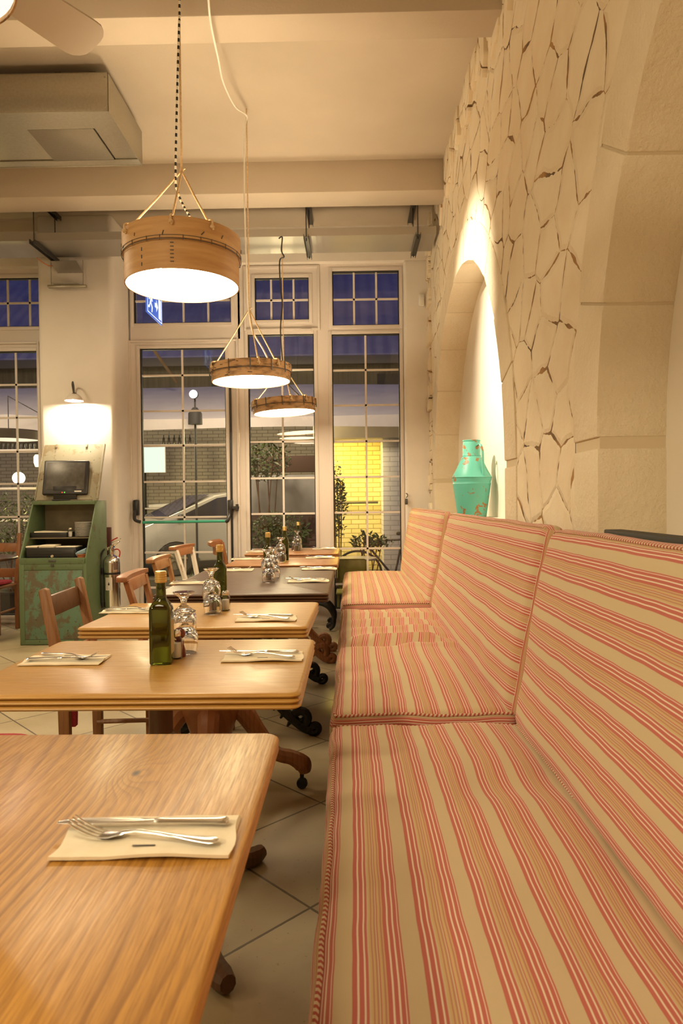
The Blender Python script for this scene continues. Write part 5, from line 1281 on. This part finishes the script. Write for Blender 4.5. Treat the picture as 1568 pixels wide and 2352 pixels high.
# lit yellow alcove seen in the right window
al = thing('brick_alcove', 'brick alcove lit bright yellow behind the right window', 'alcove', (0, 11.2, -.15))
c0, c1_ = aY(768, 1018, 11.2), aY(866, 1018, 11.2)
bm = BM(); box(bm, c0.x-.3, c1_.x+.05, 0, .15, 0, c0.z+.15); obj('back_wall', bm, M['brick_yellow'], al)
bm = BM(); box(bm, c0.x-.3, c1_.x+.55, -.9, .15, c0.z+.15, c0.z+.5); obj('lintel', bm, varied('pale_render', (.50, .45, .38), (.56, .51, .44), 3, .85), al)
bm = BM(); box(bm, c1_.x+.05, c1_.x+.34, -.75, .15, 0, c0.z+.15, .01); obj('pier', bm, bricks('painted_bricks', (.55, .53, .48), (.60, .58, .53), (.40, .38, .34)), al)
bm = BM(); tube(bm, [(c0.x-.3, -.12, 1.33), (c1_.x, -.12, 1.33)], .02, 8); obj('rail', bm, M['steel_dark'], al)
lamp('alcove_lamp', 'AREA', ((c0.x+c1_.x)/2-.1, 10.55, c0.z-.02), 25, color=(1, .69, .06), size=.35, aim=((c0.x+c1_.x)/2-.1, 11.1, .6))
lamp('added_street_light', 'SPOT', (-.2, 8.3, 1.85), 150, color=(1, .72, .10), size=.06, aim=(.38, 6.2, .8), spot=36, blend=.8)  # unseen source of the yellow light on the far cushion
lamp('added_street_light', 'POINT', (-3.2, 10.6, 2.1), 140, color=(1, .82, .46), size=.2)  # added without a fixture to brighten the brick wall
lamp('added_street_light', 'POINT', (-3.9, 9.0, 1.0), 30, color=(1, .80, .22), size=.1)  # added to put yellow light on the car
lamp('facade_fill', 'AREA', (-1.6, 7.45, 3.55), 120, color=(1, .80, .55), size=.5, aim=(-1.2, 10.5, 1.6))  # added without a fixture, brightens awning, car and plants
lamp('facade_fill', 'AREA', (-5.5, 7.45, 3.55), 70, color=(1, .80, .55), size=.5, aim=(-5.5, 10.5, 1.6))  # likewise added, for the left part of the street
lamp('added_street_light', 'POINT', (-7.5, 9.0, 2.3), 60, color=(1, .80, .42), size=.2)  # added light without a fixture, far left
lamp('added_street_light', 'POINT', (-1.0, 10.3, 2.15), 120, color=(1, .82, .42), size=.2)  # added to warm the wall under the awning
# car
cr = thing('car', 'silver car parked across the pavement, seen through the door', 'car', (aY(403, 1250, 10.4).x, 10.4, .08), RD(30)); cr.scale = (1, 1, .9)
bm = BM()
prof = [(-.86, .26), (-.90, .45), (-.84, .66), (-.55, .84), (-.12, .98), (.62, 1.38), (1.0, 1.44), (2.2, 1.44), (2.75, 1.36), (2.95, .95), (3.0, .55), (2.95, .28)]
def archcut(cx): return [(cx+.36*cos(pi*k/10), .24+.39*sin(pi*k/10)) for k in range(11)]
low = [(p, q) for p, q in prof] + archcut(2.35) + archcut(0.0)
prism(bm, low, 'Y', -.02, 1.55, .03); obj('car_body', bm, flat('silver_paint', (.48, .47, .46), .28, .5, Coat_Weight=.6), cr)
bm = BM(); prism(bm, [(.02, 1.0), (.66, 1.33), (1.0, 1.38), (1.15, 1.38), (1.15, .96)], 'Y', -.035, -.02, .0); prism(bm, [(1.22, .96), (1.22, 1.38), (2.1, 1.38), (2.1, .94)], 'Y', -.035, -.02); obj('car_window', bm, flat('car_glass', (.02, .02, .03), .05), cr)
bm = BM(); vs = [bm.verts.new(p) for p in ((-.14, .08, .985), (.60, .12, 1.385), (.60, 1.40, 1.385), (-.14, 1.45, .985))]; bm.faces.new(vs); bmesh.ops.transform(bm, matrix=Matrix.Translation((-.02, 0, .012)), verts=bm.verts); obj('windscreen', bm, flat('car_glass_blue', (.03, .03, .06), .03), cr)
for x in (0.0, 2.35):
    bm = BM(); lathe(bm, [(.19, -.02), (.27, -.03), (.30, -.01), (.30, .16), (.19, .16)], 32, (x, .02, .30), 'Y', closed=True); wh = obj('wheel', bm, M['black_matt'], cr)
    bm = BM(); lathe(bm, [(0, .0), (.19, .01), (.19, .03), (0, .03)], 24, (x, .02, .30), 'Y'); 
    for k in range(5):
        a = 2*pi*k/5; tube(bm, [(x+.03*cos(a), .012, .30+.03*sin(a)), (x+.185*cos(a), .012, .30+.185*sin(a))], .022, 6)
    obj('wheel_rim', bm, M['steel'], wh)
bm = BM(); box(bm, .02, .14, -.13, -.03, .96, 1.06, .03); obj('wing_mirror', bm, M['black'], cr)
bm = BM(); box(bm, -.88, -.70, .0, .25, .62, .70, .02); obj('headlight', bm, M['chrome'], cr)
# lit white panel in the door pane
p = aY(354, 1056, 13.30); w2, h2 = 26/1568*13.30, 30/1568*13.30
lp = thing('light_panel', 'blank white glowing panel seen through the door', 'sign', (p.x, 13.30, p.z))
bm = BM(); box(bm, -w2, w2, 0, .05, -h2, h2, .004); obj('panel_box', bm, M['frame'], lp)
bm = BM(); box(bm, -w2+.01, w2-.01, -.004, 0, -h2+.01, h2-.01); obj('lit_face', bm, emit('panel_glow', (.85, 1.0, .80), 1.15), lp)
bm = BM(); tube(bm, [(0, .07, h2-.02), (0, .07, aY(422, 1021, 13.36).z-.01-p.z)], .01, 6); box(bm, -.02, .02, .04, .08, h2-.04, h2-.01); obj('hanging_rod', bm, M['black_matt'], lp)
# spot lamp, and the bar's window reflection built as objects outside
g = aY(43, 1098, 9.65); gl_ = thing('reflected_globe', 'round glowing globe lamp standing in for a reflection in the left window', 'lamp', tuple(g))
bm = BM(); lathe(bm, [(.085*sin(pi*k/12), -.085*cos(pi*k/12)) for k in range(13)], 20); obj('globe', bm, emit('globe_glow', (1, .93, .70), 9), gl_)
bm = BM(); lathe(bm, [(0, .08), (.03, .082), (.03, .11), (0, .11)], 12); tube(bm, [(0, 0, .10), (0, 0, aY(20, 1033, 9.5).z-.02-g.z)], .006, 6); obj('lamp_cord', bm, M['black'], gl_)
g = aY(86, 1056, 9.65); bl = thing('lantern', 'small glowing glass lantern standing in for a reflection in the left window', 'lamp', tuple(g))
bm = BM(); lathe(bm, [(0, -.10), (.03, -.10), (.05, -.04), (.05, .04), (.03, .07), (0, .07)], 14); obj('lantern_glass', bm, emit('lantern_glow', (1, .85, .45), 3.5), bl)
bm = BM(); lathe(bm, [(0, .07), (.045, .075), (.03, .085), (0, .09)], 14); tube(bm, [(0, 0, .10), (0, 0, aY(20, 1033, 9.5).z-.02-g.z)], .005, 6); obj('lantern_top', bm, M['black'], bl)
g = aY(445, 906, 9.3); sp_ = thing('spot_lamp', 'small bright spotlight under the awning seen through the door', 'lamp', tuple(g))
bm = BM(); lathe(bm, [(0, -.03), (.045, -.02), (.055, .0), (0, .005)], 16, (0, -.03, 0), 'Y'); obj('lens', bm, emit('spot_glow', (.95, .97, 1), 12), sp_)
bm = BM(); lathe(bm, [(.058, -.03), (.06, .02), (.03, .12), (0, .13)], 16, (0, 0, 0), 'Y'); tube(bm, [(0, .06, 0), (0, .06, -.17)], .012, 8); lathe(bm, [(0, -.4), (.10, -.4), (.095, -.25), (.03, -.17), (0, -.17)], 14, (0, .06, 0)); tube(bm, [(0, .06, -.3), (0, .06, -2.7)], .016, 8); obj('lamp_stand', bm, M['black_matt'], sp_)
def bar(label, x0, x1, y, zs, nb, gid):
    t = thing('shelf_unit', label, 'shelves', ((x0+x1)/2, y, -.15)); hw_ = (x1-x0)/2
    for z in zs:
        bm = BM(); box(bm, -hw_, hw_, 0, .3, z+.15-.03, z+.15, .004); obj('shelf_board', bm, M['frame'], t)
    bm = BM()
    for s_ in (-1, 1): box(bm, s_*hw_-.02, s_*hw_+.02, .0, .3, 0, zs[-1]+.15)
    obj('shelf_side', bm, M['black_matt'], t); return t
WB = None
def wine(x, y, z, label, gid, sc=1.0):
    global WB
    if WB is None:
        bm = BM(); lathe(bm, [(0, 0), (.036, 0), (.037, .004), (.037, .18), (.030, .21), (.014, .235), (.013, .29), (.015, .292), (.015, .30), (0, .30)], 14); WB = obj('reflected_bottle', bm, flat('dark_bottle', (.02, .022, .018), .12), None, (x, y, z)); o = WB
    else: o = dup(WB, (x, y, z))
    o.scale = (sc, sc, sc); tag(o, label, 'bottle', gid); return o
p0, p1 = aY(322, 1021, 13.36), aY(522, 1021, 13.36)
bar('pale shelves against the brick wall seen through the door', p0.x, p1.x, 13.36, [aY(372, 1166, 13.36).z, p0.z], 0, '')
for k in range(7):
    q = aY(376+12*k, 1021, 13.46); wine(q.x, 13.46, p0.z+.001, 'dark bottle on the top shelf standing in for a reflection in the door', 'bottles standing in for a reflection in the door', .62)  # bottles reflected in the door pane, built as objects outside
bm = BM(); vs = box(bm, -.26, .26, -.08, .08, 0, .08, .03, seg=3)
for v in bm.verts: v.co.z += .02*NZ.noise(v.co*9); v.co.x *= 1-.3*(v.co.z > .06)
q = aY(372, 1148, 13.49); tag(obj('folded_cloth', bm, M['white'], None, (q.x, 13.49, aY(372, 1166, 13.36).z+.001)), 'crumpled white cloth on the shelf seen through the door', 'cloth')
p0, p1 = aY(-60, 1033, 9.5), aY(98, 1033, 9.5)  # bar shelves and bottles reflected in the left pane, built outside
bar('pale bar shelves with bottles standing in for a reflection in the left window', p0.x, p1.x, 9.5, [.62, 1.0, 1.45, p0.z], 0, '')
for k in range(12):
    q = aY(-30+10.5*k, 1033, 9.6); wine(q.x, 9.6, p0.z+.001, 'dark bottle on the top bar shelf standing in for a left window reflection', 'bottles of the reflected bar shelf in the left window', .6)
g = aY(20, 1012, 8.7); sh = thing('reflected_lampshade', 'wide dark lampshade standing in for a reflection in the left window', 'lamp', tuple(g))  # lampshade reflected in the left pane, built outside
bm = BM(); lathe(bm, [(.42, 0), (.42, .10), (.40, .12), (0, .13), (0, .11), (.39, .10), (.40, 0)], 32); obj('lamp_shade', bm, flat('dark_shade', (.05, .035, .02), .6), sh)
bm = BM(); lathe(bm, [(0, .02), (.39, .02), (.39, .03), (0, .03)], 32); obj('diffuser', bm, emit('dim_diffuser', (1, .82, .55), 1.2), sh)
bm = BM(); tube(bm, [(0, 0, .12), (0, 0, 2.5-g.z+.1), (0, 1.2, 2.45-g.z)], .006, 6); obj('lamp_cord', bm, M['black'], sh)
# planting in front of the middle window
def shrub(label, px, pz_px, Y, rx, rz_, n, seed, gid='shrubs outside the windows', pot=True):
    rnd = random.Random(seed); c = aY(px, pz_px, Y)
    t = thing('shrub', label, 'shrub', (c.x, Y, -.15), 0, gid)
    bm = BM(); H = c.z+.15
    for i in range(n):
        while True:
            d = V((rnd.uniform(-1, 1), rnd.uniform(-1, 1), rnd.uniform(-1, 1)))
            if d.length < 1: break
        p = V((d.x*rx, d.y*rx*.7, H + d.z*rz_)); L = rnd.uniform(.04, .085)
        a = V((rnd.uniform(-1, 1), rnd.uniform(-1, 1), rnd.uniform(-.6, .9))).normalized(); b = a.orthogonal().normalized(); n_ = a.cross(b)
        vs = [bm.verts.new(q) for q in (p, p+a*L*.5+b*L*.22+n_*.008, p+a*L, p+a*L*.5-b*L*.22+n_*.008)]; bm.faces.new(vs)
    obj('foliage', bm, M['leaf'], t, recalc=False)
    bm = BM()
    for k in range(5):
        a = 2*pi*k/5; tube(bm, smooth_path([(.03*cos(a), .03*sin(a), .25), (rx*.3*cos(a), rx*.3*sin(a), H*.6), (rx*.55*cos(a+.4), rx*.5*sin(a+.4), H+rz_*.5)], 4), .008, 5)
    obj('stems', bm, M['turned'], t)
    if pot:
        bm = BM(); lathe(bm, [(0, 0), (.15, 0), (.19, .28), (.205, .285), (.205, .31), (.17, .31), (.16, .26), (0, .26)], 20); obj('pot', bm, M['black_matt'], t)
shrub('dark bushy shrub low behind the middle window', 640, 1225, 8.3, .40, .26, 900, 1)
shrub('leafy shrub climbing left of the yellow alcove', 775, 1150, 8.6, .12, .50, 300, 2)
shrub('dark shrub at top left behind the middle window', 610, 1060, 8.6, .32, .26, 500, 3)
shrub('low grassy plant under the yellow alcove', 850, 1245, 8.8, .30, .10, 260, 4)
shrub('dark shrub low behind the left window', 30, 1215, 8.3, .55, .45, 800, 6)
shrub('dark low shrub outside the door pane', 470, 1345, 8.2, .3, .15, 300, 7)
bx = aY(640, 1085, 9.3); bt = thing('planter_box', 'long brown wooden planter box on hanging board behind the middle window', 'planter', (bx.x, 9.3, bx.z))
bm = BM(); box(bm, -.25, .55, -.1, .1, 0.0, .22, .01); obj('box', bm, flat('planter_brown', (.07, .03, .015), .7), bt)
bm = BM(); box(bm, -.35, .6, -.12, .12, -.20, -.04, .005); box(bm, -.32, -.28, -.05, .05, -bx.z-.15, -.2); box(bm, .53, .57, -.05, .05, -bx.z-.15, -.2); obj('hook_board', bm, varied('grey_panel', (.30, .29, .26), (.36, .35, .31), 3, .8), bt)
bm = BM(); q0, q1 = aY(565, 1100, 9.0), aY(740, 1180, 9.0); box(bm, q0.x, q1.x, 0, .06, -.0, q0.z-q1.z); 
tag(obj('counter_front', bm, varied('grey_counter', (.28, .27, .25), (.34, .33, .30), 3, .7), None, (0, 9.0, q1.z)), 'grey panel of an outdoor counter behind the middle window', 'counter')
bm = BM(); box(bm, q0.x, q1.x, -.04, .12, -.15, q1.z-.002); tag(obj('wooden_bench', bm, flat('dark_red_wood', (.07, .03, .025), .6), None, (0, 9.0, 0)), 'dark reddish wooden base under the grey counter outside', 'counter base')
# yellow lit round table and chair on the pavement
q = aY(812, 1281, 8.4)
rt = thing('round_table', 'low round yellow lit table outside the right window', 'table', (q.x, 8.4, -.15)); zt_ = q.z+.15
bm = BM(); lathe(bm, [(0, zt_-.025), (.27, zt_-.025), (.28, zt_-.015), (.28, zt_-.004), (.275, zt_), (0, zt_)], 40); obj('tabletop', bm, flat('cream_table', (.68, .60, .40), .4), rt)
bm = BM(); lathe(bm, [(0, 0), (.18, 0), (.18, .015), (.025, .03), (.025, zt_-.03), (.08, zt_-.026), (0, zt_-.026)], 18); obj('pedestal', bm, M['steel_dark'], rt)
q = aY(808, 1300, 7.55)
oc = thing('metal_chair', 'olive yellow metal chair back outside the right window', 'chair', (q.x, 7.55, -.15))
hz = q.z+.15+.08; om = varied('olive_paint', (.22, .20, .03), (.30, .27, .05), 9, .45)
bm = BM(); box(bm, -.16, .16, -.012, .004, hz-.32, hz, .03, seg=4); obj('backrest', bm, om, oc)
bm = BM(); box(bm, -.18, .18, .0, .36, hz-.40, hz-.375, .01); obj('seat', bm, om, oc)
for x in (-.16, .16):
    for y in (.02, .34):
        bm = BM(); tube(bm, [(x, y, 0), (x*.95, y, hz-.39)], .012, 8); obj('leg', bm, om, oc)
bm = BM(); q = aY(838, 1215, 9.0); P = [(.20*cos(2*pi*k/40), 0, .20*sin(2*pi*k/40)) for k in range(40)]
cy_ = thing('bicycle', 'bicycle leaning outside, its wheel showing in the right window', 'bicycle', (q.x-.1, 9.35, -.15))
for dx in (0.0, 1.0):
    bm = BM(); tube(bm, [(.33*cos(2*pi*k/40)+dx-.0, 0, .34+.33*sin(2*pi*k/40)) for k in range(40)], .016, 8, closed=True)
    for k in range(12): tube(bm, [(dx, 0, .34), (dx+.32*cos(pi*k/6), 0, .34+.32*sin(pi*k/6))], .002, 4)
    obj('wheel', bm, M['black_matt'], cy_)
bm = BM()
for a, b in (((0, 0, .34), (.12, 0, .85)), ((.12, 0, .8), (.62, 0, .82)), ((.62, 0, .85), (.5, 0, .3)), ((.5, 0, .3), (.13, 0, .76)), ((.5, 0, .3), (1, 0, .34)), ((1, 0, .34), (.62, 0, .80)), ((.06, -.25, .95), (.06, .25, .95)), ((.12, 0, .85), (.08, 0, .95))): tube(bm, [a, b], .015, 8)
obj('frame', bm, M['steel_dark'], cy_)
bm = BM(); box(bm, .53, .75, -.06, .06, .88, .93, .02); obj('saddle', bm, M['black'], cy_)
